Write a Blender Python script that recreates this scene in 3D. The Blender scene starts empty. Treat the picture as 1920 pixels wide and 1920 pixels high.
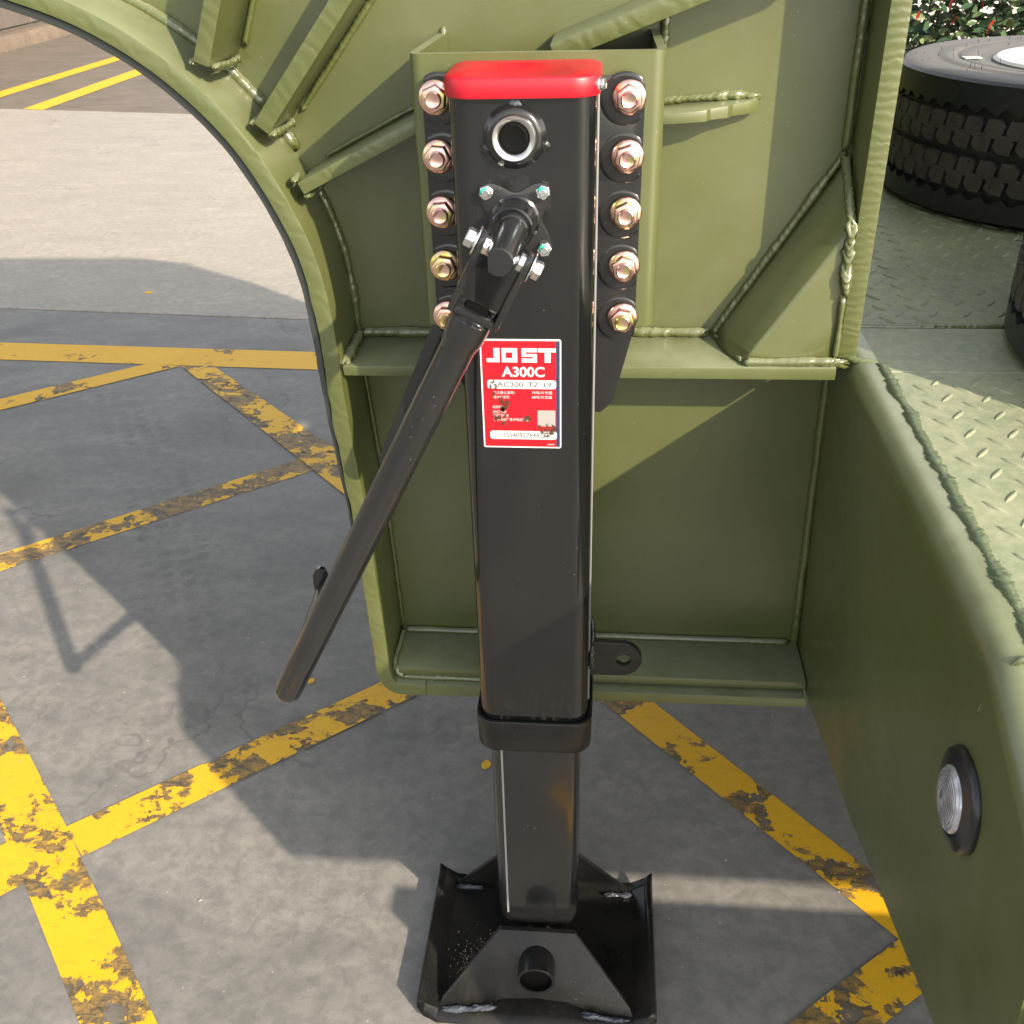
import bpy, bmesh, math, random
from mathutils import Vector, Matrix, noise
random.seed(7)
S = bpy.context.scene
C = S.collection
# ------------------------------------------------------------ camera, sky, sun, exposure
cam = bpy.data.cameras.new('camera'); camo = bpy.data.objects.new('camera', cam); C.objects.link(camo)
cam.sensor_width = 36; cam.lens = 36.0; cam.clip_start = 0.02; cam.clip_end = 400
PITCH, ROLL, YAW = math.radians(31.3), math.radians(1.72), math.radians(5.8)
fw = Vector((-math.sin(YAW)*math.cos(PITCH), math.cos(YAW)*math.cos(PITCH), -math.sin(PITCH)))
r0 = Vector((math.cos(YAW), math.sin(YAW), 0)); u0 = r0.cross(fw)
rt = r0*math.cos(ROLL) - u0*math.sin(ROLL); up = u0*math.cos(ROLL) + r0*math.sin(ROLL)
M = Matrix((rt, up, -fw)).transposed().to_4x4(); M.translation = Vector((0.0765, -0.9361, 1.37))
camo.matrix_world = M
S.camera = camo
SUN = Vector((1.08, -1.0, 0.83)).normalized()          # towards the sun
w = bpy.data.worlds.new('World'); S.world = w; w.use_nodes = True
nt = w.node_tree; sky = nt.nodes.new('ShaderNodeTexSky'); sky.sky_type = 'NISHITA'; sky.sun_disc = False
sky.sun_elevation = math.asin(SUN.z); sky.sun_rotation = math.atan2(SUN.x, SUN.y)
sky.dust_density = 1.4; sky.air_density = 1.1
bg = nt.nodes['Background']; bg.inputs[1].default_value = 0.15
hz = nt.nodes.new('ShaderNodeHueSaturation'); hz.inputs['Saturation'].default_value = 0.34   # hazy, pale sky
wmx = nt.nodes.new('ShaderNodeMix'); wmx.data_type = 'RGBA'; wmx.blend_type = 'MULTIPLY'; wmx.inputs[0].default_value = 1.0; wmx.inputs[7].default_value = (1.0, 0.97, 0.92, 1)
nt.links.new(sky.outputs[0], hz.inputs['Color']); nt.links.new(hz.outputs[0], wmx.inputs[6]); nt.links.new(wmx.outputs[2], bg.inputs[0])
sl = bpy.data.lights.new('sun', 'SUN'); sl.energy = 3.2; sl.angle = math.radians(0.7); sl.color = (1.0, 0.84, 0.64)
so = bpy.data.objects.new('sun', sl); C.objects.link(so); so.rotation_euler = SUN.to_track_quat('Z', 'Y').to_euler()
S.view_settings.view_transform = 'Standard'; S.view_settings.look = 'None'
S.view_settings.exposure = 1.54; S.view_settings.gamma = 1.0; S.view_settings.use_curve_mapping = False
S.render.engine = 'CYCLES'; S.render.resolution_x = S.render.resolution_y = 1024

# ------------------------------------------------------------ material helpers
class NT:
    def __init__(s, name):
        s.m = bpy.data.materials.new(name); s.m.use_nodes = True; s.t = s.m.node_tree
        s.b = s.t.nodes['Principled BSDF']; s.out = s.t.nodes['Material Output']
    def n(s, typ, **kw):
        x = s.t.nodes.new('ShaderNode'+typ)
        for k, v in kw.items():
            if k.startswith('_'): setattr(x, k[1:], v)
            else: x.inputs[k.replace('__', ' ')].default_value = v
        return x
    def l(s, a, b): s.t.links.new(a, b)
    def co(s, scale=(1, 1, 1), rot=(0, 0, 0), kind='Object'):
        tc = s.n('TexCoord'); mp = s.n('Mapping'); mp.inputs['Scale'].default_value = scale; mp.inputs['Rotation'].default_value = rot
        s.l(tc.outputs[kind], mp.inputs[0]); return mp.outputs[0]
    def noise(s, co, scale, detail=4, rough=0.55, dist=0.0):
        x = s.n('TexNoise', Scale=scale, Detail=detail, Roughness=rough, Distortion=dist); s.l(co, x.inputs['Vector']); return x.outputs['Fac']
    def ramp(s, f, *stops):
        x = s.n('ValToRGB'); cr = x.color_ramp
        while len(cr.elements) < len(stops): cr.elements.new(0.5)
        for e, (p, c) in zip(cr.elements, stops):
            e.position = p; e.color = (c, c, c, 1) if isinstance(c, (int, float)) else (*c, 1)
        s.l(f, x.inputs[0]); return x.outputs[0]
    def mix(s, f, a, b, mode='MIX'):
        x = s.n('Mix', _data_type='RGBA', _blend_type=mode)
        for v, i in ((f, 0), (a, 6), (b, 7)):
            if isinstance(v, (int, float)): x.inputs[i].default_value = v
            elif isinstance(v, tuple): x.inputs[i].default_value = (*v, 1)
            else: s.l(v, x.inputs[i])
        return x.outputs[2]
    def math(s, op, a, b=0.0):
        x = s.n('Math', _operation=op)
        for v, i in ((a, 0), (b, 1)):
            if isinstance(v, (int, float)): x.inputs[i].default_value = v
            else: s.l(v, x.inputs[i])
        return x.outputs[0]
    def bump(s, h, strength=0.3, dist=0.001, prev=None):
        x = s.n('Bump', Strength=strength, Distance=dist); s.l(h, x.inputs['Height'])
        if prev: s.l(prev, x.inputs['Normal'])
        s.l(x.outputs[0], s.b.inputs['Normal']); return x.outputs[0]
    def set(s, **kw):
        for k, v in kw.items():
            i = s.b.inputs[k.replace('__', ' ')]
            if hasattr(v, 'is_linked') or hasattr(v, 'links'): s.l(v, i)
            else: i.default_value = (*v, 1) if isinstance(v, tuple) and len(v) == 3 else v
        return s

GREEN = (0.070, 0.083, 0.0245)
def green(name, rough=0.36, cut=None, weld=False):
    k = NT(name); c = k.co()
    n1 = k.noise(c, 6, 3); n2 = k.noise(c, 900, 2, 0.6)
    col = k.mix(k.ramp(n1, (0.3, 0.0), (0.75, 1.0)), tuple(v*0.9 for v in GREEN), tuple(v*1.12 for v in GREEN))
    sp = k.ramp(k.noise(c, 260, 1), (0.78, 0.0), (0.8, 1.0))
    col = k.mix(k.math('MULTIPLY', sp, 0.35), col, (0.3, 0.29, 0.2))
    k.set(Base__Color=col, Roughness=k.ramp(k.noise(c, 14, 4), (0.3, rough-0.07), (0.8, rough+0.12)))
    k.b.inputs['Specular IOR Level'].default_value = 0.6
    k.b.inputs['Coat Weight'].default_value = 0.35; k.b.inputs['Coat Roughness'].default_value = 0.22
    sc = k.ramp(k.noise(k.co((1, 1, 34), (0.3, 0.5, 0.2)), 9, 5, 0.7), (0.70, 0.0), (0.74, 1.0))
    col = k.mix(k.math('MULTIPLY', sc, 0.16), col, (0.22, 0.23, 0.16))
    du = k.ramp(k.noise(c, 3.2, 8, 0.7, 0.4), (0.46, 0.0), (0.75, 1.0))
    col = k.mix(k.math('MULTIPLY', du, 0.22), col, (0.17, 0.165, 0.115))
    gn = k.n('NewGeometry'); sz = k.n('SeparateXYZ'); k.l(gn.outputs['Normal'], sz.inputs[0])      # sky sheen painted as a paler colour on upward faces
    up_f = k.math('MULTIPLY', k.ramp(sz.outputs[2], (0.35, 0.0), (0.95, 1.0)), k.ramp(k.noise(c, 16, 7, 0.7), (0.3, 0.35), (0.6, 0.75)))
    col = k.mix(up_f, col, (0.21, 0.235, 0.15)); k.set(Base__Color=col)
    b = k.bump(n2, 0.10, 0.0004)
    b = k.bump(k.noise(c, 28, 2), 0.25, 0.0008, b)
    if cut:
        wv = k.n('TexWave', Scale=cut[1], Distortion=7.0, Detail=4.0); wv.bands_direction = cut[0]
        wv.inputs['Detail Scale'].default_value = 1.3
        k.l(c, wv.inputs['Vector']); k.bump(wv.outputs['Fac'], 0.32, 0.0010, b)
    return k.m
mGreen = green('green_paint'); mWeld = green('green_weld_paint', 0.24)
mCutZ = green('green_cut_edge', 0.34, ('Z', 34))
mCutD = green('green_cut_edge_diagonal', 0.34, ('DIAGONAL', 28))

def black(name, base=0.016, rough=0.28, dust=0.5, dustc=(0.085, 0.085, 0.085), specks=0.3):
    k = NT(name); c = k.co()
    f = k.ramp(k.noise(c, 300, 4, 0.75), (0.40, 0.0), (0.70, 1.0))
    f2 = k.ramp(k.noise(k.co((1, 1, .55)), 9, 6, 0.65, 0.6), (0.40, 0.15), (0.66, 1.0))
    fac = k.math('MULTIPLY', k.math('MULTIPLY', k.math('ADD', k.math('MULTIPLY', f, .6), .4), f2), dust)
    col = k.mix(fac, (base*.95, base, base*1.08), dustc)
    sp = k.math('MULTIPLY', k.ramp(k.noise(c, 420, 0), (0.82, 0.0), (0.84, 1.0)), k.ramp(k.noise(c, 12, 3), (0.52, 0.0), (0.62, 1.0)))
    col = k.mix(k.math('MULTIPLY', sp, specks), col, (0.3, 0.29, 0.27))
    k.set(Base__Color=col, Roughness=k.ramp(f2, (0.0, rough-0.05), (1.0, rough+0.10)), Coat__Weight=0.35, Coat__Roughness=0.06)
    k.bump(k.noise(c, 60, 2), 0.10, 0.0006)
    return k.m
mBlack = black('black_gloss_paint', 0.009, 0.17, 0.10)
mBlackDusty = black('black_dusty_paint', 0.005, 0.15, 0.07)
mBlackPlate = black('black_plate_paint', 0.008, 0.18, 0.08)
mFoot = black('black_foot_paint', 0.007, 0.30, 0.22, (0.13, 0.115, 0.09), .5); mFoot.node_tree.nodes['Principled BSDF'].inputs['Coat Weight'].default_value = 0.0; mFoot.node_tree.nodes['Principled BSDF'].inputs['Specular IOR Level'].default_value = 0.25

def simple(name, col, rough=0.5, metal=0.0, **kw):
    k = NT(name); k.set(Base__Color=col, Roughness=rough, Metallic=metal, **kw)
    k.bump(k.noise(k.co(), 300, 2), 0.06, 0.0005); return k.m
mWeldClean = simple('dark_green_weld_paint', (0.085, 0.112, 0.066), 0.26)
mRed = simple('red_plastic', (0.37, 0.004, 0.014), 0.40)
mZinc = simple('zinc_plating', (0.72, 0.74, 0.76), 0.22, 1.0)
mDab = simple('green_marking_paint', (0.01, 0.36, 0.25), 0.5)
mBare = simple('bare_steel', (0.55, 0.55, 0.54), 0.28, 1.0)
mWeldGrey = simple('grey_weld_smear', (0.055, 0.064, 0.08), 0.22)
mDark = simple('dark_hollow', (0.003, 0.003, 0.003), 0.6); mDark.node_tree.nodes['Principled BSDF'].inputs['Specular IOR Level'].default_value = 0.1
mWhite = simple('white_print', (0.52, 0.52, 0.52), 0.4)
mNavy = simple('navy_print', (0.02, 0.03, 0.07), 0.35)
mInk = simple('grey_print', (0.02, 0.02, 0.022), 0.6)
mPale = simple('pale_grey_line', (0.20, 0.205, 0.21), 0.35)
mTyreSide = None
k = NT('sticker_red'); c = k.co()
f = k.ramp(k.noise(c, 160, 3, 0.7), (0.72, 0.0), (0.76, 1.0))
k.set(Base__Color=k.mix(f, (0.46, 0.004, 0.012), (0.08, 0.010, 0.008)), Roughness=0.32); mSticker = k.m
k = NT('brown_stain'); c = k.co(); k.set(Base__Color=(0.05, 0.022, 0.01), Roughness=0.6)
tr = k.n('BsdfTransparent'); mx = k.n('MixShader'); k.l(k.ramp(k.noise(c, 190, 5, 0.75), (0.47, 0.0), (0.53, 0.92)), mx.inputs[0])
k.l(tr.outputs[0], mx.inputs[1]); k.l(k.b.outputs[0], mx.inputs[2]); k.l(mx.outputs[0], k.out.inputs[0]); mStain = k.m
# iridescent yellow passivated nuts
k = NT('yellow_passivated_zinc'); c = k.co(); oi = k.n('ObjectInfo')
nz = k.math('ADD', k.noise(c, 55, 2), k.math('MULTIPLY', oi.outputs['Random'], 0.35))
k.set(Base__Color=k.ramp(nz, (0.40, (0.62, 0.50, 0.16)), (0.54, (0.76, 0.56, 0.36)), (0.68, (0.78, 0.50, 0.44)), (0.80, (0.74, 0.44, 0.42)), (0.95, (0.60, 0.60, 0.22))), Metallic=1.0, Roughness=0.24)
mNut = k.m
# concrete
def concrete(name, a, b, streak=True, stain=(0.06, 0.06, 0.058), amount=0.5):
    k = NT(name); c = k.co(); cs = k.co((1, 3.2, 1), (0, 0, 0.5))
    n1 = k.noise(cs, 2.2, 8, 0.62, 0.4); n2 = k.noise(c, 34, 8, 0.72, 0.3); n3 = k.noise(c, 330, 3, 0.7)
    col = k.mix(k.ramp(n1, (0.3, 0.0), (0.7, 1.0)), a, b)
    col = k.mix(k.math('MULTIPLY', k.ramp(n2, (0.40, 1.0), (0.60, 0.0)), 0.5), col, tuple(v*0.55 for v in a))
    n4 = k.noise(k.co((1, 1.5, 1), (0, 0, 0.2)), 9, 9, 0.75, 0.6)
    col = k.mix(k.math('MULTIPLY', k.ramp(n4, (0.50, 0.0), (0.70, 1.0)), 0.38), col, tuple(v*1.2 for v in b))
    col = k.mix(k.math('MULTIPLY', k.ramp(n3, (0.35, 1.0), (0.65, 0.0)), 0.22), col, tuple(v*0.5 for v in a))
    st = k.ramp(k.noise(k.co((1, 1.6, 1), (0, 0, -0.4)), 1.5, 7, 0.66, 0.8), (0.50, 0.0), (0.72, 1.0))
    col = k.mix(k.math('MULTIPLY', st, amount), col, stain)
    sp = k.ramp(k.noise(c, 60, 1), (0.78, 0.0), (0.80, 1.0)); col = k.mix(k.math('MULTIPLY', sp, 0.35), col, (0.5, 0.48, 0.44))
    # hair cracks
    vo = k.n('TexVoronoi', Scale=1.7); vo.feature = 'DISTANCE_TO_EDGE'
    wn = k.n('TexNoise', Scale=5.0, Detail=5.0); k.l(c, wn.inputs['Vector'])
    va = k.n('VectorMath', _operation='ADD'); k.l(c, va.inputs[0])
    vs = k.n('VectorMath', _operation='SCALE'); vs.inputs['Scale'].default_value = 0.45; k.l(wn.outputs['Color'], vs.inputs[0]); k.l(vs.outputs[0], va.inputs[1])
    k.l(va.outputs[0], vo.inputs['Vector'])
    cr = k.math('MULTIPLY', k.ramp(vo.outputs['Distance'], (0.0, 1.0), (0.012, 0.0)), k.ramp(k.noise(c, 1.4, 2), (0.5, 0.0), (0.6, 1.0)))
    col = k.mix(k.math('MULTIPLY', cr, 0.38), col, (0.03, 0.03, 0.03))
    k.set(Base__Color=col, Roughness=k.ramp(n2, (0.3, 0.55), (0.7, 0.8)))
    bp = k.bump(n2, 0.35, 0.002); k.bump(n3, 0.3, 0.0008, bp)
    return k.m
mConNear = concrete('concrete_near', (0.165, 0.162, 0.157), (0.235, 0.229, 0.218), amount=0.5)
mConLight = concrete('concrete_light', (0.285, 0.265, 0.235), (0.35, 0.325, 0.285), amount=0.08)
mConFar = concrete('concrete_far', (0.11, 0.092, 0.07), (0.19, 0.16, 0.125), amount=0.3)
mDirt = concrete('joint_dirt', (0.05, 0.048, 0.045), (0.08, 0.075, 0.07))
def paint(name, wear, holes=0.8):
    # wear 0..1: share of the strip where the bright top coat has gone and stained paint shows
    k = NT(name); c = k.co((1, 1, 1), (0, 0, 0.4))
    big = k.noise(k.co((1, 1.5, 1), (0, 0, 0.7)), 4.6, 4, 0.6, 0.5); mid = k.noise(c, 22, 9, 0.70, 0.35)
    n = k.math('ADD', k.math('MULTIPLY', big, 0.60), k.math('MULTIPLY', mid, 0.40))
    thr = 0.40+0.16*wear
    top = k.ramp(n, (thr-0.003, 0.0), (thr+0.003, 1.0))                      # 1 = bright coat left
    streak = k.noise(k.co((1, 3.0, 1), (0, 0, 0.35)), 26, 10, 0.78, 0.5)
    bright = k.mix(k.noise(c, 5, 5), (0.56, 0.305, 0.004), (0.66, 0.385, 0.010))
    bright = k.mix(k.math('MULTIPLY', k.ramp(streak, (0.52, 0.0), (0.70, 1.0)), 0.5), bright, (0.36, 0.21, 0.03))
    worn = k.mix(k.ramp(streak, (0.38, 0.0), (0.60, 1.0)), (0.055, 0.050, 0.040), (0.30, 0.185, 0.045))
    worn = k.mix(k.ramp(k.noise(c, 120, 6, 0.8), (0.52, 0.0), (0.60, 0.7)), worn, (0.04, 0.038, 0.034))
    col = k.mix(top, worn, bright)
    fl = k.ramp(k.noise(c, 75, 6, 0.7), (0.655, 0.0), (0.665, 1.0)); col = k.mix(k.math('MULTIPLY', fl, k.math('SUBTRACT', 1.0, top)), col, (0.62, 0.35, 0.006))
    pin = k.ramp(k.noise(c, 95, 3, 0.7), (0.70, 0.0), (0.715, 0.8 if wear > 0.3 else 0.0)); col = k.mix(pin, col, (0.06, 0.05, 0.04))
    k.set(Base__Color=col, Roughness=0.58)
    bp = k.bump(top, 0.5, 0.0012); k.bump(k.noise(c, 110, 5), 0.3, 0.001, bp)
    hole = k.math('MULTIPLY', k.math('SUBTRACT', 1.0, top), k.ramp(k.noise(c, 17, 8, 0.7, 0.4), (0.545, 0.0), (0.565, holes)))
    tr = k.n('BsdfTransparent'); mx = k.n('MixShader'); k.l(hole, mx.inputs[0]); k.l(k.b.outputs[0], mx.inputs[1]); k.l(tr.outputs[0], mx.inputs[2])
    k.l(mx.outputs[0], k.out.inputs[0]); return k.m
mPaintWorn = paint('yellow_paint_worn', 0.58); mPaint = paint('yellow_paint', 0.12); mPaintFresh = paint('yellow_paint_fresh', -1.0)

# ------------------------------------------------------------ mesh helpers
def finish(name, bm, mat, parent=None, bevel=0.0, seg=2, sharp=35, recalc=True, cut_front=False):
    if mat is mCutD or mat is mCutZ: cut_front = True; mat = [mGreen, mat]
    if recalc: bmesh.ops.recalc_face_normals(bm, faces=bm.faces)
    if bevel:
        es = [e for e in bm.edges if len(e.link_faces) == 2 and e.calc_face_angle(0) > math.radians(28)]
        bmesh.ops.bevel(bm, geom=es, offset=bevel, segments=seg, affect='EDGES', profile=0.6, clamp_overlap=True)
    bm.normal_update()
    for f in bm.faces:
        f.smooth = True
        if cut_front and f.normal.y < -.7: f.material_index = 1
    for e in bm.edges:
        if len(e.link_faces) == 2 and e.calc_face_angle(0) > math.radians(sharp): e.smooth = False
    me = bpy.data.meshes.new(name); bm.to_mesh(me); bm.free()
    ms = mat if isinstance(mat, list) else [mat]
    for m_ in ms: me.materials.append(m_)
    o = bpy.data.objects.new(name, me); C.objects.link(o)
    if parent: o.parent = parent
    return o
def tri(bm):
    bm.normal_update(); bmesh.ops.triangulate(bm, faces=[f for f in bm.faces if len(f.verts) > 4], ngon_method='EAR_CLIP')
def thing(name, label, cat, loc=(0, 0, 0), group=None, rot=(0, 0, 0)):
    o = bpy.data.objects.new(name, None); C.objects.link(o); o.location = loc; o.rotation_euler = rot
    o.empty_display_size = 0.05
    o['label'] = label; o['category'] = cat
    if group: o['group'] = group
    return o
def loop_prism(bm, loop_a, loop_b, cap=True):
    a = [bm.verts.new(p) for p in loop_a]; b = [bm.verts.new(p) for p in loop_b]; n = len(a)
    for i in range(n): bm.faces.new((a[i], a[(i+1) % n], b[(i+1) % n], b[i]))
    if cap: bm.faces.new(a[::-1]); bm.faces.new(b)
    return a, b
def xz_plate(bm, pts, y0, y1):      # polygon in XZ with thickness in Y
    loop_prism(bm, [(x, y0, z) for x, z in pts], [(x, y1, z) for x, z in pts])
def box(bm, x0, x1, y0, y1, z0, z1):
    loop_prism(bm, [(x0, y0, z0), (x1, y0, z0), (x1, y1, z0), (x0, y1, z0)], [(x0, y0, z1), (x1, y0, z1), (x1, y1, z1), (x0, y1, z1)])
def frame(u, n=None):
    u = Vector(u).normalized(); n = Vector(n) if n is not None else (Vector((0, 0, 1)) if abs(u.z) < .9 else Vector((0, 1, 0)))
    w_ = u.cross(n).normalized(); n = w_.cross(u); return u, w_, n
def lathe(bm, org, axis, prof, seg=32, closed_start=True, closed_end=True, phase=0, nref=None):   # prof: (distance along axis, radius)
    u, a, b = frame(axis, nref); org = Vector(org); rings = []
    for d, r in prof:
        rings.append([bm.verts.new(org+u*d+(a*math.cos(t)+b*math.sin(t))*r) for t in [phase+2*math.pi*i/seg for i in range(seg)]])
    for p, q in zip(rings, rings[1:]):
        for i in range(seg): bm.faces.new((p[i], p[(i+1) % seg], q[(i+1) % seg], q[i]))
    if closed_start: bm.faces.new(rings[0][::-1])
    if closed_end: bm.faces.new(rings[-1])
def tube(bm, pts, rad, seg=12, cap=True, flat=None):
    pts = [Vector(p) for p in pts]; rings = []; prevn = None
    for i, p in enumerate(pts):
        t = (pts[min(i+1, len(pts)-1)]-pts[max(i-1, 0)]).normalized()
        if prevn is None: prevn = frame(t)[2]
        a = t.cross(prevn).normalized(); n = a.cross(t); prevn = n
        r = rad[i] if isinstance(rad, (list, tuple)) else rad
        rings.append([bm.verts.new(p+(a*math.cos(x)+n*math.sin(x)*(flat or 1))*r) for x in [2*math.pi*j/seg for j in range(seg)]])
    for p, q in zip(rings, rings[1:]):
        for i in range(seg): bm.faces.new((p[i], p[(i+1) % seg], q[(i+1) % seg], q[i]))
    if cap: bm.faces.new(rings[0][::-1]); bm.faces.new(rings[-1])
def rrect(x0, x1, y0, y1, r, n=8):
    out = []
    for cx, cy, a0 in ((x1-r, y0+r, -90), (x1-r, y1-r, 0), (x0+r, y1-r, 90), (x0+r, y0+r, 180)):
        for i in range(n+1):
            a = math.radians(a0+90*i/n); out.append((cx+r*math.cos(a), cy+r*math.sin(a)))
    return out
def smooth_curve(pts, n=6):         # Catmull-Rom through points
    P = [Vector(p) for p in pts]; out = []
    for i in range(len(P)-1):
        a = P[max(i-1, 0)]; b = P[i]; c_ = P[i+1]; d = P[min(i+2, len(P)-1)]
        for j in range(n):
            t = j/n
            out.append(0.5*((2*b)+(c_-a)*t+(2*a-5*b+4*c_-d)*t*t+(3*b-a-3*c_+d)*t**3))
    out.append(P[-1]); return out
welds = 0
def weld(path, r=0.006, parent=None, mat=None, seed=0, amp=1.0, name='weld_bead', step=0.0022):
    global welds; welds += 1
    rnd = random.Random(welds*13+seed); P = [Vector(p) for p in path]; pts = []
    for a, b in zip(P, P[1:]):
        L = (b-a).length; n = max(2, int(L/step))
        for i in range(n): pts.append(a.lerp(b, i/n))
    pts.append(P[-1]); bm = bmesh.new(); rings = []; prevn = None; off = rnd.uniform(0, 50); per = rnd.uniform(0.005, 0.008); s = 0
    seg = 10
    for i, p in enumerate(pts):
        t = (pts[min(i+1, len(pts)-1)]-pts[max(i-1, 0)]).normalized()
        if prevn is None: prevn = frame(t)[2]
        a = t.cross(prevn).normalized(); n_ = a.cross(t); prevn = n_
        if i: s += (p-pts[i-1]).length
        ph = (s/per) % 1.0
        e = min(1, (i+1)/3, (len(pts)-i)/3)
        nz = noise.noise(Vector((s*28+off, 0, 0))); nz2 = noise.noise(Vector((s*110+off, 5, 0)))
        rr = .78*r*e*(1+amp*(0.32*nz+0.20*nz2+0.15*(ph-0.5)))
        q = p+a*(r*0.22*amp*noise.noise(Vector((s*22+off, 9, 0))))+n_*(r*0.2*amp*noise.noise(Vector((s*22+off, 19, 0))))
        ring = []
        for j in range(seg):
            x = 2*math.pi*j/seg
            # chevron ripple: the middle of the bead lags
            lag = t*(-0.42*r*math.cos(x*2)*amp)
            ring.append(bm.verts.new(q+lag+(a*math.cos(x)+n_*math.sin(x))*rr*(1+0.14*amp*noise.noise(Vector((s*260+off, j*.9, 0))))))
        rings.append(ring)
    for p, q in zip(rings, rings[1:]):
        for i in range(seg): bm.faces.new((p[i], p[(i+1) % seg], q[(i+1) % seg], q[i]))
    bm.faces.new(rings[0][::-1]); bm.faces.new(rings[-1])
    return finish(name, bm, mat or mWeld, parent, sharp=80)
def structure(o, label=None):
    o['kind'] = 'structure'
    if label: o['label'] = label
    return o

# ------------------------------------------------------------ ground
bm = bmesh.new(); box(bm, -120, 120, -60, 160, -0.30, -0.02)
ground = structure(finish('ground', bm, mDirt))
def slab(pts, mat):
    bm = bmesh.new(); loop_prism(bm, [(x, y, -0.15) for x, y in pts], [(x, y, 0.0) for x, y in pts])
    return finish('concrete_slab', bm, mat, ground, bevel=0.004, seg=1)
jy = lambda x: 2.585-0.081*(x+0)     # expansion joint
slab([(-40, -20), (1.6, -20), (1.6, jy(1.6)-.006), (-40, jy(-40)-.006)], mConNear)
slab([(1.612, -20), (30, -20), (30, jy(1.6)-.006), (1.612, jy(1.6)-.006)], mConNear)
ky = lambda x: 6.32-0.19*x
slab([(-40, jy(-40)+.006), (1.6, jy(1.6)+.006), (1.6, ky(1.6)-.006), (-40, ky(-40)-.006)], mConLight)
slab([(1.612, jy(1.6)+.006), (30, jy(1.6)+.006), (30, ky(1.6)-.006), (1.612, ky(1.6)-.006)], mConLight)
slab([(-40, ky(-40)+.006), (1.6, ky(1.6)+.006), (30, ky(1.6)+.006), (30, 60), (-40, 60)], mConFar)
nline = 0
def line(pts, mat, label=None):
    global nline; nline += 1; z = 0.0012+0.0006*(nline % 4)
    bm = bmesh.new(); v = [bm.verts.new((x, y, z)) for x, y in pts]; bm.faces.new(v)
    o = finish('yellow_line', bm, mat); o['kind'] = 'structure'
    for f in o.data.polygons:
        if f.normal.z < 0: o.data.flip_normals(); break
    return o
line([(-4.4, 2.53), (-0.926, 2.348), (0.6, 2.27), (0.6, 2.115), (-0.887, 2.195), (-4.4, 2.375)], mPaint)
line([(-3.3, 0.80), (-1.50, 2.226), (-1.37, 2.215), (-3.25, 0.71)], mPaint)
line([(-1.367, 2.212), (-0.602, 1.368), (-0.2, 0.92), (-0.13, 0.985), (-0.669, 1.607), (-1.258, 2.218)], mPaintWorn)
line([(-2.3, 0.30), (-0.782, 1.564), (-0.55, 1.757), (0.1, 2.30), (0.17, 2.24), (-0.49, 1.70), (-0.721, 1.504), (-2.26, 0.235)], mPaintWorn)
line([(-1.60, 1.055), (-0.835, 0.225), (-0.537, -0.117), (-0.3, -0.39), (-0.40, -0.41), (-0.649, -0.125), (-0.842, 0.096), (-1.0, 0.27), (-1.68, 1.0)], mPaintWorn)
line([(-0.835, 0.222), (-0.374, 0.617), (0.3, 1.19), (0.37, 1.145), (-0.301, 0.577), (-0.777, 0.163)], mPaintWorn)
line([(-1.5, -0.47), (-0.876, 0.076), (-0.80, 0.15), (-0.86, 0.235), (-1.6, -0.40)], mPaintWorn)
line([(-0.1, 0.80), (0.073, 0.614), (0.542, 0.09), (1.1, -0.55), (1.18, -0.48), (0.529, 0.212), (0.178, 0.612), (0.0, 0.80)], mPaintWorn)
line([(0.0, -0.33), (0.355, -0.055), (0.506, 0.066), (0.9, 0.38), (0.96, 0.31), (0.544, -0.001), (0.08, -0.37)], mPaintWorn)
line([(-5.9, 4.5), (-5.131, 8.017), (-4.997, 10.411), (-4.9, 14), (-4.73, 14), (-4.832, 10.153), (-4.972, 7.72), (-5.75, 4.3)], mPaintFresh)
line([(-4.486, 7.165), (-4.404, 9.377), (-4.25, 14), (-4.06, 14), (-4.207, 9.123), (-4.298, 7.108)], mPaintFresh)
k = NT('tyre_mark'); c = k.co((1, 1, 1)); k.set(Base__Color=(.045, .045, .045), Roughness=.7)
tr = k.n('BsdfTransparent'); mx = k.n('MixShader'); f1 = k.ramp(k.noise(c, 6, 6, .7), (.42, 0.0), (.68, .16)); k.l(f1, mx.inputs[0]); k.l(tr.outputs[0], mx.inputs[1]); k.l(k.b.outputs[0], mx.inputs[2]); k.l(mx.outputs[0], k.out.inputs[0]); mMark = k.m
def tyre_mark(a, b, width, rows, hexes=False):
    a = Vector((*a, 0)); b = Vector((*b, 0)); d = (b-a).normalized(); n_ = Vector((-d.y, d.x, 0)); Ln = (b-a).length; bm = bmesh.new(); z = Vector((0, 0, .0006))
    for r_ in range(rows):
        off = (r_-(rows-1)/2)*width/rows; s_ = 0
        while s_ < Ln:
            l_ = random.uniform(.028, .045) if not hexes else .06; hw = width/rows*.36; cut_ = .012
            q = [a+d*(s_+x)+n_*(off+y)+z for x, y in ((0, -hw*.4), (cut_, -hw), (l_-cut_, -hw), (l_, -hw*.2), (l_-cut_, hw), (cut_*.5, hw))]
            bm.faces.new([bm.verts.new(p) for p in q]); s_ += l_+(.010 if not hexes else .012)
    o = finish('tyre_mark', bm, mMark, recalc=False); o['kind'] = 'structure'
tyre_mark((-1.50, 2.02), (-1.03, 1.22), .20, 4); tyre_mark((-1.03, 1.22), (-.80, .72), .18, 4)
tyre_mark((-1.1, .52), (-.15, .50), .10, 1, True)
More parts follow.
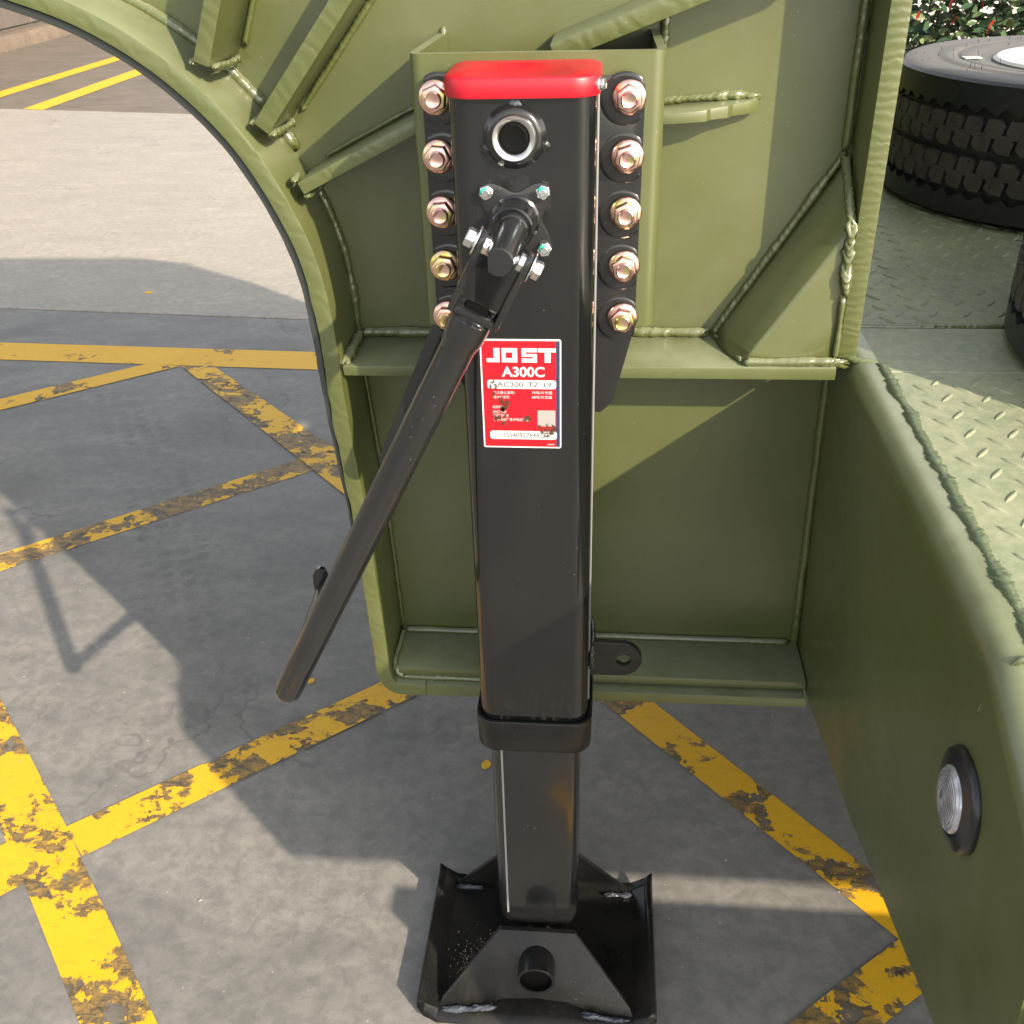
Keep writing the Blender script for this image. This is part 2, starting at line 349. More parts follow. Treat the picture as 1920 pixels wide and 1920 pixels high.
# flakes of yellow paint lying on the concrete
bm = bmesh.new()
for x, y, s in [(-0.503, 0.626, .009), (-0.122, 0.414, .011), (-1.78, 2.957, .018), (-1.70, 1.24, .010), (-0.2, 1.0, .006)]:
    loop = [(x+s*(.6+.5*random.random())*math.cos(a), y+s*(.6+.5*random.random())*math.sin(a)) for a in [i*math.pi/4 for i in range(8)]]
    loop_prism(bm, [(p, q, 0.0006) for p, q in loop], [(p, q, 0.0026) for p, q in loop])
o = finish('paint_flakes', bm, mPaintFresh); o['kind'] = 'stuff'; o['label'] = 'small loose flecks of yellow paint scattered on the concrete'; o['category'] = 'paint flecks'
# pale grit
bm = bmesh.new()
for i in range(240):
    x = random.uniform(-1.9, 1.0); y = random.uniform(-.3, 3.0); s = random.uniform(.0008, .0026)
    bmesh.ops.create_icosphere(bm, subdivisions=1, radius=s, matrix=Matrix.Translation((x, y, s*.6)) @ Matrix.Rotation(random.random()*3, 4, 'Z') @ Matrix.Diagonal((1.5, .8, .6, 1)))
o = finish('grit', bm, simple('grit_stone', (0.28, 0.27, 0.25), 0.8)); o['kind'] = 'stuff'; o['label'] = 'fine pale grit scattered over the concrete yard'; o['category'] = 'grit'

# boundary kerb and panelled wall in the far left corner
mWall = concrete('wall_concrete', (0.105, 0.085, 0.07), (0.15, 0.125, 0.105), amount=0.2)
mKerb = concrete('kerb_concrete', (0.14, 0.105, 0.078), (0.21, 0.165, 0.12), amount=0.2)
t = thing('boundary_wall', 'brown grey panelled yard wall behind the kerb in the top left corner', 'wall', (-6.85, 12, 0))
for i in range(18):
    bm = bmesh.new(); box(bm, -.08, .08, -.66, .66, .16, 2.4); o = finish('wall_panel', bm, mWall, t, bevel=.012, seg=1); o.location = (0, -11.5+i*1.34, 0)
bm = bmesh.new(); box(bm, -.10, .06, -12.2, 12.0, -.05, .158); finish('wall_footing', bm, mWall, t)
t = thing('concrete_kerb', 'low weathered tan concrete kerb at the foot of the yard wall', 'kerb', (-6.6, 12, 0))
for i in range(16):
    bm = bmesh.new(); box(bm, -.10, .12, -.745, .745, -.1, .145); o = finish('kerb_stone', bm, mKerb, t, bevel=.02); o.location = (0, -10.5+i*1.5, 0)

# ------------------------------------------------------------ trailer chassis
T = thing('trailer_chassis', 'olive green welded steel trailer frame with arched gooseneck beam and chequered deck', 'trailer', (0.1, 0.24, 0.4))
Tm = Matrix.Translation((-0.1, -0.24, -0.4))
def tp(o):                          # keep world coordinates while parenting to the chassis
    o.parent = T; o.matrix_parent_inverse = Tm; return o
YF, YW, YB = 0.140, 0.240, 0.252    # flange front, web face, web back
outer = smooth_curve([(x, 0, z) for x, z in [(-1.30, 1.30), (-1.0, 1.318), (-0.75, 1.318), (-0.60, 1.309), (-0.5, 1.283), (-0.43, 1.252), (-0.365, 1.205), (-0.310, 1.142), (-0.270, 1.062), (-0.2535, 1.0), (-0.2475, 0.93), (-0.2465, 0.88), (-0.2425, 0.80), (-0.2360, 0.70), (-0.2330, 0.60), (-0.2305, 0.52), (-0.2285, 0.452), (-0.2235, 0.428), (-0.2125, 0.413), (-0.195, 0.4075), (-0.16, 0.4075)]], 6)
def offset(curve, d):
    out = []
    for i, p in enumerate(curve):
        t_ = (curve[min(i+1, len(curve)-1)]-curve[max(i-1, 0)]).normalized(); out.append(p+Vector((-t_.z, 0, t_.x))*d)
    return out
inner = offset(outer, 0.0195)
wob = [Vector((p.x, 0, p.z)) for p in outer]
for i, p in enumerate(wob):         # hand-cut wobble on the lower front edge
    if p.z < 1.0 and p.z > .45: p.x += 0.0022*noise.noise(Vector((p.z*26, 0, 3)))+0.0012*noise.noise(Vector((p.z*80, 0, 3)))
bm = bmesh.new(); loop = wob+inner[::-1]
n = len(outer)
A = [bm.verts.new((p.x, YF, p.z)) for p in wob]; B = [bm.verts.new((p.x, YF, p.z)) for p in inner]
A2 = [bm.verts.new((p.x, YF+.21, p.z)) for p in outer]; B2 = [bm.verts.new((p.x, YF+.21, p.z)) for p in inner]
for i in range(n-1):
    for q in ((A[i], A[i+1], B[i+1], B[i]), (B[i], B[i+1], B2[i+1], B2[i]), (B2[i], B2[i+1], A2[i+1], A2[i]), (A2[i], A2[i+1], A[i+1], A[i])): bm.faces.new(q)
bm.faces.new((A[0], B[0], B2[0], A2[0])); bm.faces.new((A[-1], A2[-1], B2[-1], B[-1]))
tp(finish('arch_flange', bm, mCutD, bevel=.0025))
# dark liner on the outside of the arch
lo = offset(outer, -0.0015); lu = offset(outer, -0.0095)
for i, p in enumerate(lu):
    if p.z < .95: f_ = max(0, (p.z-.5)/.45); p.x = lo[i].x+(p.x-lo[i].x)*f_; p.z = lo[i].z+(p.z-lo[i].z)*f_-.0001
    p.x += .0012*noise.noise(Vector((i*.45, 0, 8)))
cut = [i for i, p in enumerate(outer) if p.z > .62][-1]
bm = bmesh.new()
q4 = [[bm.verts.new((p.x, y, p.z)) for p in cv[:cut]] for cv, y in ((lo, YF+.004), (lu, YF+.006), (lu, YF+.2), (lo, YF+.2))]
for i in range(cut-1):
    for a, b in ((0, 1), (1, 2), (2, 3), (3, 0)): bm.faces.new((q4[a][i], q4[a][i+1], q4[b][i+1], q4[b][i]))
tp(finish('arch_liner', bm, simple('dark_sealer', (0.03, 0.036, 0.034), .5), bevel=0)).data
# web plates
ztop = 1.60
webpts = [(p.x, p.z) for p in offset(outer, 0.012)]
bm = bmesh.new()
wp = [(x, z) for x, z in webpts]+[(.352, .42)]
rows_ = [[bm.verts.new((x, y, zz)) for x, z in wp for zz in (z, ztop)] for y in (YW, YB)]
for i in range(len(wp)-1):
    for r_, fl in ((rows_[0], 0), (rows_[1], 1)):
        bm.faces.new((r_[2*i], r_[2*i+2], r_[2*i+3], r_[2*i+1]))
    for k_ in (0, 1): bm.faces.new((rows_[0][2*i+k_], rows_[0][2*i+2+k_], rows_[1][2*i+2+k_], rows_[1][2*i+k_]))
for i in (0, len(wp)-1): bm.faces.new((rows_[0][2*i], rows_[0][2*i+1], rows_[1][2*i+1], rows_[1][2*i]))
tp(finish('web_plate', bm, mGreen))
# top flange of the neck
bm = bmesh.new(); box(bm, -1.3, .36, .14, .35, ztop, ztop+.018); tp(finish('top_flange', bm, mGreen, bevel=.002))
# added unseen beam behind the neck, outline shaped to cast the ground shadow
bm = bmesh.new()
back = [(-2.2, 1.70), (-.30, 1.70), (.20, 1.70), (.36, 1.64), (.475, 1.43), (.53, 1.09), (.55, .62), (-.10, .55), (-.30, .65), (-.5, .88), (-.75, 1.12), (-1.1, 1.25), (-2.2, 1.30)]
loop_prism(bm, [(x, 1.35, z) for x, z in back], [(x, 1.365, z) for x, z in back]); tri(bm)
tp(finish('rear_shadow_beam', bm, mGreen))
bm = bmesh.new(); box(bm, -2.2, .355, .352, 1.40, 1.605, 1.615); tp(finish('top_light_blocker', bm, mGreen, bevel=.002))  # added plate out of view, blocks sun coming through between the beams
bm = bmesh.new(); box(bm, .360, 1.30, .195, .207, 1.335, 1.78); tp(finish('side_light_blocker', bm, mGreen, bevel=.002))  # unseen added plate, keeps sun off the ground left of the chassis
bm = bmesh.new(); box(bm, .343, .355, .355, 1.345, .915, 1.602); tp(finish('rear_light_blocker', bm, mGreen, bevel=.002))  # added behind the side flange to close a sun leak in the shadow
bm = bmesh.new(); box(bm, .343, .355, .20, .80, 1.62, 1.82); tp(finish('upper_light_blocker', bm, mGreen, bevel=.002))  # added above the view to shade the last lit gap on the ground
# bottom flange, inner floor strip
bm = bmesh.new(); xz_plate(bm, [(-0.1605, .4075), (.3600, .4125), (.3570, .4272), (-.1605, .427)], YF, YB+.10); tp(finish('bottom_flange', bm, mGreen, bevel=.002))
bm = bmesh.new(); xz_plate(bm, [(-0.194, .434), (.3580, .4325), (.3580, .4455), (-.2, .4465), (-.206, .455), (-.208, .44)], YF+.012, YW-.001); tp(finish('floor_strip', bm, mGreen, bevel=.0018))
# right vertical flange (cut edge to the front)
bm = bmesh.new(); loop_prism(bm, [(.337, .160, .912), (.357, .160, .912), (.357, YB+.1, .912), (.337, YB+.1, .912)], [(.337, .160, 1.6), (.357, .160, 1.6), (.357, YB+.1, 1.6), (.337, YB+.1, 1.6)])
tp(finish('side_flange', bm, mCutZ, bevel=.0015))
# shelf
bm = bmesh.new(); xz_plate(bm, [(-.2245, .8915), (.3335, .8925), (.3335, .9075), (-.2255, .9035)], YF+.002, YW-.0005); tp(finish('shelf_plate', bm, mGreen, bevel=.0018))
# radiating stiffener ribs on the web
def rib(p0, p1, th=.017, yf=YF+.004, mat=None, name='stiffener_rib', taper=None):
    a = Vector((p0[0], 0, p0[1])); b = Vector((p1[0], 0, p1[1])); d = (b-a).normalized(); n_ = Vector((-d.z, 0, d.x))*th/2
    bm = bmesh.new(); y1 = YW-.0005; yb = taper if taper is not None else yf
    loop_prism(bm, [(a-n_)+Vector((0, yf, 0)), (a+n_)+Vector((0, yf, 0)), (b+n_)+Vector((0, yb, 0)), (b-n_)+Vector((0, yb, 0))],
               [(a-n_)+Vector((0, y1, 0)), (a+n_)+Vector((0, y1, 0)), (b+n_)+Vector((0, y1, 0)), (b-n_)+Vector((0, y1, 0))])
    return tp(finish(name, bm, mat or mCutD, bevel=.0018))
rib((-.3335, 1.2275), (-.205, 1.56)); rib((-.2815, 1.1655), (.045, 1.56), .0185); rib((-.2480, 1.1045), (-.104, 1.1735), .0135)
rib((-.0, 1.226), (.60, 1.466), .018, name='stiffener_rib') if False else rib((.02, 1.232), (.331, 1.345), .018)
# small tab on the right of the channel
bm = bmesh.new()
tab = [(.128, YF+.075), (.128, YW), (.232, YW), (.233, YW-.012), (.212, YW-.030), (.198, YW-.034), (.195, YW-.043), (.178, YW-.050), (.150, YW-.054)]
tab = [(.128, YW-.056), (.160, YW-.054), (.176, YW-.050), (.180, YW-.043), (.199, YW-.036), (.204, YW-.027), (.222, YW-.018), (.232, YW-.012), (.231, YW), (.128, YW)]
loop_prism(bm, [(x, y, 1.158+.03*(x-.128)) for x, y in tab], [(x, y, 1.168+.06*(x-.128)) for x, y in tab]); tp(finish('tab_plate', bm, mGreen, bevel=.001))
# bent gusset in the corner of shelf and side flange
A0 = Vector((.205, YW, .9085)); A1 = Vector((.3335, YW, 1.115)); F0 = Vector((.232, YF+.012, .9085)); F1 = Vector((.3335, YF+.024, 1.058)); CR = Vector((.3335, YF+.012, .9085))
bm = bmesh.new(); nn = 8; cols = []
dgn = (A1-A0).normalized()
for i in range(9):                 # diagonal strip curling into the front face
    s = i/8; ang = s*math.pi/2
    def pt(a, f, sharp=.62):
        if s < .5: p = a.lerp(f, s*2*sharp)
        else: p = a.lerp(f, sharp)
        return p
    cols.append((s,))
verts0 = []; verts1 = []
for s in [0, .15, .3, .45, .6, .72, .82, .9, .96, 1.0]:
    bulge = 0.010*math.sin(s*math.pi)
    off = Vector((-.55, -.75, .35)).normalized()*bulge
    verts0.append(bm.verts.new(A0.lerp(F0, s)+Vector((off.x, off.y, 0)))); verts1.append(bm.verts.new(A1.lerp(F1, s)+Vector((0, off.y, off.z))))
N_ = 12
grid = []
for a, b in zip(verts0, verts1):
    row = [a]+[bm.verts.new(a.co.lerp(b.co, j/N_)) for j in range(1, N_)]+[b]; grid.append(row)
for r1, r2 in zip(grid, grid[1:]):
    for j in range(N_): bm.faces.new((r1[j], r1[j+1], r2[j+1], r2[j]))
c0 = bm.verts.new(CR); last = grid[-1]
for f_ in (.06, .5):
    nr = [bm.verts.new(v.co.lerp(CR, f_)) for v in grid[-1]] if f_ < .1 else [bm.verts.new(v.co.lerp(CR, .5)) for v in grid[-1]]
    for j in range(N_): bm.faces.new((last[j], last[j+1], nr[j+1], nr[j]))
    last = nr
for j in range(N_): bm.faces.new((last[j], last[j+1], c0))
bmesh.ops.recalc_face_normals(bm, faces=bm.faces)
o = tp(finish('gusset_plate', bm, mGreen, sharp=60)); md = o.modifiers.new('thickness', 'SOLIDIFY'); md.thickness = .008; md.offset = -1
# mounting channel (front face with two returned legs)
bm = bmesh.new()
def chan(z, dz=0):
    x0, x1, yf, yb, th, r = -.1105, .1270, .078, YW-.0005, .0085, .012
    pts = [(x0+.006, yb)]
    for i in range(7):
        a = math.radians(180+90*i/6); pts.append((x0+r+r*math.cos(a), yf+r+r*math.sin(a)))
    for i in range(7):
        a = math.radians(270+90*i/6); pts.append((x1-r+r*math.cos(a), yf+r+r*math.sin(a)))
    pts.append((x1-.002, yb)); pts.append((x1-.002-th, yb))
    ri = r-th
    for i in range(7):
        a = math.radians(0-90*i/6); pts.append((x1-r+ri*math.cos(a), yf+r+ri*math.sin(a)))
    for i in range(7):
        a = math.radians(270-90*i/6); pts.append((x0+r+ri*math.cos(a), yf+r+ri*math.sin(a)))
    pts.append((x0+.006+th, yb))
    return [(x, y, z+.02*(.078-y)*0) for x, y in pts]
loop_prism(bm, chan(.9795), chan(1.2425)); tri(bm)
tp(finish('mounting_channel', bm, mGreen, bevel=0))
# welds on the chassis
wl = lambda pts, r=.006, amp=1.0, **k_: tp(weld(pts, r, None, amp=amp, **k_))
inn = offset(outer, 0.022)
def arcweld(z0, z1, r=.0062, amp=1.1):
    p = [Vector((q.x, YW-.003, q.z)) for q in inn if z0 <= q.z <= z1 and q.x < -.18]; wl(p, r, amp)
up_ = [Vector((q.x, YW-.003, q.z)) for q in inn if q.z > 1.12 and q.x > -.9]
wl(up_, .0085, .9); arcweld(.905, 1.10, .006, 1.2); arcweld(.45, .893, .0038, .8)
wl([(-.222, YW-.004, .9085), (-.1, YW-.004, .9095), (.2, YW-.004, .9115)], .0078, 1.0)
wl([(-.2225, YF+.008, .905), (-.2225, YW-.008, .909)], .0075, 1.5)
wl([(-.205, YW-.004, .449), (.345, YW-.004, .4475)], .0062, .35)
wl([(-.196, YF+.0125, .4305), (-.06, YF+.0125, .4300), (.0, YF+.0125, .4300)], .0048, 1.3)
wl([(-.2040, YW-.012, .455), (-.206, YF+.02, .451), (-.201, YF+.0125, .437), (-.192, YF+.0125, .4305)], .005, 1.0)
wl([(.3535, YW-.003, .440), (.3455, YW-.004, .89)], .0075, .6)
wl([(.3305, YW-.003, 1.12), (.3305, YW-.003, 1.6)], .0062, .7)
wl([A0+Vector((.0, -.004, .002)), A1+Vector((-.003, -.004, .002))], .0055, 1.1)
wl([(.3305, YW-.006, 1.115), (.3305, YF+.045, 1.085), (.3310, YF+.022, 1.055)], .0065, 1.5)
wl([(.3310, YF+.021, 1.06), (.3315, YF+.017, 1.02), (.3318, YF+.012, .99)], .0066, 2.2)
wl([(.3318, YF+.013, .985), (.3318, YF+.011, .915)], .0042, .8)
wl([(.232, YF+.009, .9105), (.3335, YF+.009, .9115)], .0068, .8)
wl([(.206, YW-.005, .909), (.222, YF+.06, .909), (.229, YF+.015, .9095)], .0045, 1.0)
wl([(.322, YF+.012, .914), (.345, YF+.010, .909)], .007, 1.8)
wl([(.1315, YW-.003, 1.262), (.1300, YW-.003, 1.175)], .0065, 1.1); wl([(.1290, YW-.003, 1.150), (.1290, YW-.003, 1.01)], .0052, 1.1)
wl([(-.101, YW-.003, 1.248), (-.101, YW-.003, 1.15)], .0045, 1.0)
wl([(.13, YW-.001, 1.172), (.205, YW-.001, 1.177), (.234, YW-.001, 1.1745)], .0052, 1.6)
for (ax, az), (bx, bz), th in (((-.3335, 1.2275), (-.205, 1.56), .0135), ((-.2815, 1.1655), (.045, 1.56), .0135), ((.02, 1.232), (.331, 1.345), .0135), ((-.2480, 1.1045), (-.104, 1.1735), -.010)):
    d = Vector((bx-ax, 0, bz-az)).normalized(); n_ = Vector((d.z, 0, -d.x))*(th)
    wl([Vector((ax, YW-.003, az))+n_+d*.012, Vector((bx, YW-.003, bz))+n_], .0045, 1.0)
# rib toe welds on the arch
for (ax, az), (bx, bz) in (((-.3335, 1.2275), (-.205, 1.56)), ((-.2815, 1.1655), (.045, 1.56)), ((-.2480, 1.1045), (-.104, 1.1735))):
    d = Vector((bx-ax, 0, bz-az)).normalized(); n_ = Vector((d.z, 0, -d.x)); a = Vector((ax, 0, az))-d*.001
    wl([a+n_*.011+Vector((0, YF+.012, 0)), a+n_*.013+Vector((0, YF+.05, 0)), a+n_*.013+Vector((0, YW-.01, 0))], .005, 1.5)
    wl([a-n_*.010+Vector((0, YF+.008, 0))-d*.002, a-n_*.011+Vector((0, YF+.03, 0))-d*.002], .0055, 1.2)

# ------------------------------------------------------------ deck
bm = bmesh.new()                     # front plate of the deck with rounded top, runs towards the camera
prof_y = [(.352, .395, .890), (.24, .406, .890), (.13, .430, .890), (-.126, .487, .890), (-.29, .536, .890), (-.355, .556, .889), (-.375, .562, .884), (-.41, .571, .868), (-.46, .590, .850), (-.520, .612, .812)]
rows = []
for y, zb, zt in prof_y:
    R = .022; x0 = .347; xb = x0+.013*(.9-zb)/.48; sec = [(xb, zb)]
    for i in range(9):
        a = math.radians(180-90*i/8); sec.append((x0+R+R*math.cos(a), zt+R*math.sin(a)))
    sec += [(x0+R+.010, zt+R), (x0+R+.010, zt+R-.014), (x0+.020, zt), (xb+.014, zb)]
    rows.append([bm.verts.new((x, y, z)) for x, z in sec])
for a, b in zip(rows, rows[1:]):
    m_ = len(a)
    for i in range(m_): bm.faces.new((a[i], a[(i+1) % m_], b[(i+1) % m_], b[i]))
bm.faces.new(rows[0]); bm.faces.new(rows[-1][::-1])
fp = tp(finish('deck_front_plate', bm, mGreen, sharp=50))
tp(weld([(.3815, .150, .9075), (.3815, -.06, .908), (.3815, -.25, .908), (.3815, -.36, .907), (.3815, -.42, .885), (.381, -.50, .835)], .0096, amp=1.4, mat=mWeldClean))
tp(weld([(.3478, -.362, .860), (.352, -.363, .895), (.365, -.364, .911), (.388, -.364, .913)], .0026, amp=1.4))
tp(weld([(.337, YF+.03, .909), (.362, YF+.015, .9095), (.379, YF+.012, .909)], .0058, amp=1.5))
mDeck = NT('deck_chequer_paint'); c = mDeck.co()
dn = mDeck.noise(c, 9, 6, .65); dd = mDeck.ramp(mDeck.noise(c, 70, 6, .7), (.42, 0.0), (.66, 1.0))
col = mDeck.mix(mDeck.ramp(dn, (.35, 0.0), (.7, 1.0)), (0.165, 0.20, 0.125), (0.25, 0.27, 0.175))
col = mDeck.mix(mDeck.math('MULTIPLY', dd, .55), col, (0.34, 0.34, 0.25))
mDeck.set(Base__Color=col, Roughness=mDeck.ramp(dn, (.3, .36), (.7, .6))); mDeck.bump(mDeck.noise(c, 120, 5, .7), .3, .001); mDeck = mDeck.m
def deck(x0, x1, y0, y1, ly0, ly1):
    bm = bmesh.new(); box(bm, x0, x1, y0, y1, .889, .9); o = tp(finish('deck_plate', bm, mDeck, bevel=.0015, seg=1))
    bm = bmesh.new(); sp = .0205; j = 0; y = ly0
    while y < ly1:
        x = x0+.03+(sp if j % 2 else 0); i = 0
        while x < min(x1, 1.35):
            ang = math.radians(52 if j % 2 else -52)
            L, W, H_ = .0138, .0025, (.0015 if y < .2 else .0020); M2 = Matrix.Translation((x, y, .9)) @ Matrix.Rotation(ang, 4, 'Z')
            pts = [(-L, 0), (-L*.4, -W), (L*.4, -W), (L, 0), (L*.4, W), (-L*.4, W)]
            a = [bm.verts.new(M2 @ Vector((p, q, 0))) for p, q in pts]; b = [bm.verts.new(M2 @ Vector((p*.78, q*.5, H_))) for p, q in pts]
            for q in range(6): bm.faces.new((a[q], a[(q+1) % 6], b[(q+1) % 6], b[q]))
            bm.faces.new(b); x += sp*2
        y += sp; j += 1
    l = finish('raised_lozenges', bm, mDeck, o, recalc=False, sharp=60); l['kind'] = 'stuff'
    return o
deck(.3875, 2.6, -.50, .1500, -.47, .13); deck(.3545, 2.6, .1515, .2850, .4, .3); deck(.3545, 2.6, .2965, 1.9, .31, 1.85)
tp(weld([(.356, .291, .8985), (.7, .291, .8985), (1.2, .291, .8985)], .0062, amp=.7))
# outer side rail and low guard rail of the deck (run to the right, outside the frame)
bm = bmesh.new(); box(bm, .362, 2.6, -.545, -.500, .605, .765); tp(finish('side_rail', bm, mGreen, bevel=.003))
bm = bmesh.new(); box(bm, .40, 2.6, -.452, -.440, .60, .887); tp(finish('deck_light_blocker', bm, mGreen, bevel=.002))  # added under the deck edge, stops sun leaking onto the shaded ground
bm = bmesh.new(); box(bm, .345, 2.6, -.450, -.405, .30, .453); tp(finish('guard_rail', bm, mGreen, bevel=.003))
for x in (1.2, 2.3):
    bm = bmesh.new(); box(bm, x, x+.05, -.445, -.41, .455, .888); tp(finish('guard_rail_hanger', bm, mGreen, bevel=.002))
bm = bmesh.new(); box(bm, .376, 2.6, .30, 1.9, .60, .8875); tp(finish('deck_underframe', bm, mGreen, bevel=.003))

# marker lamp on the front plate
lampP = Vector((.3495, -.372, .784))
rub = simple('black_rubber', (0.012, 0.013, 0.016), .28)
def oval(bm, x, ry, rz, n=40, cx=0, cy=0, pw=2.3):
    out = []
    for i in range(n):
        a = 2*math.pi*i/n; ca, sa = math.cos(a), math.sin(a)
        out.append(bm.verts.new((x, math.copysign(abs(ca)**(2/pw), ca)*ry+cx, math.copysign(abs(sa)**(2/pw), sa)*rz+cy)))
    return out
def stack(bm, rings, cap0=False, cap1=True):
    for p, q in zip(rings, rings[1:]):
        n_ = len(p)
        for i in range(n_): bm.faces.new((p[i], p[(i+1) % n_], q[(i+1) % n_], q[i]))
    if cap1: bm.faces.new(rings[-1])
    if cap0: bm.faces.new(rings[0])
bm = bmesh.new(); stack(bm, [oval(bm, x, a, b) for x, a, b in ((0, .054, .052), (-.006, .0545, .0525), (-.014, .052, .050), (-.0155, .049, .0465), (-.020, .040, .040), (-.021, .037, .037), (-.017, .0355, .0355))])
lamp = finish('marker_lamp', bm, rub, sharp=50); lamp.location = lampP; lamp.scale = (.48, .68, .76); tp(lamp); lamp['label'] = 'round clear marker lamp in a black rubber surround'
k = NT('clear_lens'); c = k.co(); vo = k.n('TexWave', Scale=75.0); vo.wave_type = 'RINGS'; vo.rings_direction = 'X'; k.l(c, vo.inputs['Vector'])
k.set(Base__Color=k.mix(k.ramp(k.noise(c, 45, 3), (.35, 0.0), (.65, 1.0)), (0.26, 0.27, 0.31), (0.58, 0.60, 0.66)), Roughness=.12, Coat__Weight=1.0, Metallic=.45); k.bump(vo.outputs['Fac'], .5, .0012); mLens = k.m
bm = bmesh.new(); stack(bm, [oval(bm, x, r, r, pw=2) for x, r in ((-.017, .0352), (-.0225, .0350), (-.027, .031), (-.029, .022), (-.0298, .010), (-.030, .003))])
finish('lens', bm, mLens, lamp, sharp=60)
bm = bmesh.new(); stack(bm, [oval(bm, x, r, r*1.6, pw=2, n=12, cx=.008, cy=-.002) for x, r in ((-.0296, .0042), (-.0304, .0036))])
finish('bulb_window', bm, simple('lens_dark', (.10, .11, .12), .2), lamp)

# ------------------------------------------------------------ landing leg
L = thing('landing_leg', 'black trailer landing leg with red cap, standing upright on its square foot', 'landing leg', (0, .05, 0))
Lm = Matrix.Translation((0, -.05, 0))
def lp(o):
    o.parent = L; o.matrix_parent_inverse = Lm; return o
bm = bmesh.new()
loop_prism(bm, [(x, y, .462) for x, y in rrect(-.0655, .0655, 0, .098, .019, 8)], [(x, y, 1.222) for x, y in rrect(-.0655, .0655, 0, .098, .019, 8)], cap=True)
outer_tube = lp(finish('outer_tube', bm, mBlackDusty, sharp=30))
bm = bmesh.new(); box(bm, .0655, .0674, .030, .034, .51, 1.215); lp(finish('seam_edge', bm, mPale, bevel=.0008))
bm = bmesh.new(); box(bm, .0640, .0672, .036, .098, .51, 1.215); lp(finish('tube_side_return', bm, mBlack, bevel=.001))
# collar
bm = bmesh.new(); o_ = rrect(-.0705, .0705, -.0060, .105, .0235, 10); i_ = rrect(-.0665, .0665, -.0012, .1000, .0198, 10)
rings = [[bm.verts.new((x, y, z)) for x, y in lp_] for z, lp_ in ((.4985, i_), (.5000, o_), (.4985, rrect(-.0715, .0715, -.0070, .106, .0240, 10)), (.4540, rrect(-.0705, .0705, -.0060, .105, .0235, 10)), (.4515, rrect(-.0690, .0690, -.0045, .1035, .022, 10)), (.4515, rrect(-.0570, .0570, .0080, .0900, .0170, 10)))]
stack(bm, rings, cap1=False); bmesh.ops.recalc_face_normals(bm, faces=bm.faces)
collar = lp(finish('collar', bm, mFoot, sharp=35))
# inner tube with rounded lower end
bm = bmesh.new(); rings = []
for z, d in ((.53, 0), (.138, 0), (.116, .0015), (.104, .004), (.095, .008), (.090, .013)):
    rings.append([bm.verts.new((x, y, z)) for x, y in rrect(-.0565+d, .0565-d, .0085+d*.4, .0895-d*.4, .016, 8)])
stack(bm, rings, cap0=True); inner_tube = lp(finish('inner_tube', bm, mBlack, sharp=30))
bm = bmesh.new(); box(bm, -.0430, -.0405, .0072, .0084, .126, .4505); o = lp(finish('highlight_strip', bm, mPale)); o.rotation_euler = (0, 0, 0)  # pale strip paints a thin highlight line down the tube
k = NT('dried_drips'); c = k.co((1, 1, .22)); k.set(Base__Color=(.045, .038, .032), Roughness=.5)
tr = k.n('BsdfTransparent'); mx = k.n('MixShader'); c2 = k.co(); sepz = k.n('SeparateXYZ'); k.l(c2, sepz.inputs[0])
dr = k.noise(c, 150, 3, .6, .3); env = k.ramp(k.math('SUBTRACT', sepz.outputs[2], .50), (0.0, 1.0), (.11, 0.0))
k.l(k.math('MULTIPLY', k.ramp(dr, (.50, 0.0), (.54, 1.0)), k.math('MULTIPLY', env, .55)), mx.inputs[0]); k.l(tr.outputs[0], mx.inputs[1]); k.l(k.b.outputs[0], mx.inputs[2]); k.l(mx.outputs[0], k.out.inputs[0])
bm = bmesh.new(); f = bm.faces.new([bm.verts.new(p) for p in ((-.047, -.0003, .5005), (.047, -.0003, .5005), (.047, -.0003, .62), (-.047, -.0003, .62))]); f.normal_update()
if f.normal.y > 0: f.normal_flip()
lp(finish('drip_stain', bm, k.m, recalc=False))
# cap
bm = bmesh.new()
def capring(z, g, r=.026): return [bm.verts.new((x, y, z)) for x, y in rrect(-.0685+g, .0685-g, -.0062+g, .108-g, r, 10)]
rings = [capring(1.2165, .0042), capring(1.2165, .0002), capring(1.2180, -.0006), capring(1.2312, -.0002), capring(1.2328, .0005), capring(1.2338, .0018)]
stack(bm, rings, cap1=False)
# top surface as grid with a scooped crescent at the front
last = [v.co.copy() for v in rings[-1]]; cen = Vector((0, .051, 1.2338)); prev = rings[-1]; KR = 22
def topz(x, y):
    u_ = (x+.002)/.052; v_ = (y+.006)/.070
    e_ = u_*u_+max(0, v_)**1.7
    s_ = max(0.0, 1.0-e_)**.75
    return .0115*s_*(1-.55*max(0, min(1, u_)))
for kx in range(1, KR):
    f_ = 1-kx/KR; ring = []
    for p in last:
        q = cen.lerp(p, f_); edge = min(1, kx/3); q.z = 1.2338+.0022*min(1, kx/3)-topz(q.x, q.y)*min(1, kx/2); ring.append(bm.verts.new(q))
    for i in range(len(ring)): bm.faces.new((prev[i], prev[(i+1) % len(ring)], ring[(i+1) % len(ring)], ring[i]))
    prev = ring
bm.faces.new(prev); bmesh.ops.recalc_face_normals(bm, faces=bm.faces)
lp(finish('cap', bm, mRed, sharp=42))
def hexa(bm, org, axis, r, h, phase=0.0, chamfer=.12):
    lathe(bm, org, axis, [(0, r), (h*(1-chamfer*1.2), r), (h, r*(1-chamfer))], 6, phase=phase)
bm = bmesh.new(); hexa(bm, (.0665, .012, 1.2245), (.9, -.35, .12), .0052, .006); lathe(bm, (.0665, .012, 1.2245), (.9, -.35, .12), [(0, .0062), (.0022, .0062)], 16); lp(finish('cap_screw', bm, mZinc, bevel=.0004, seg=1))
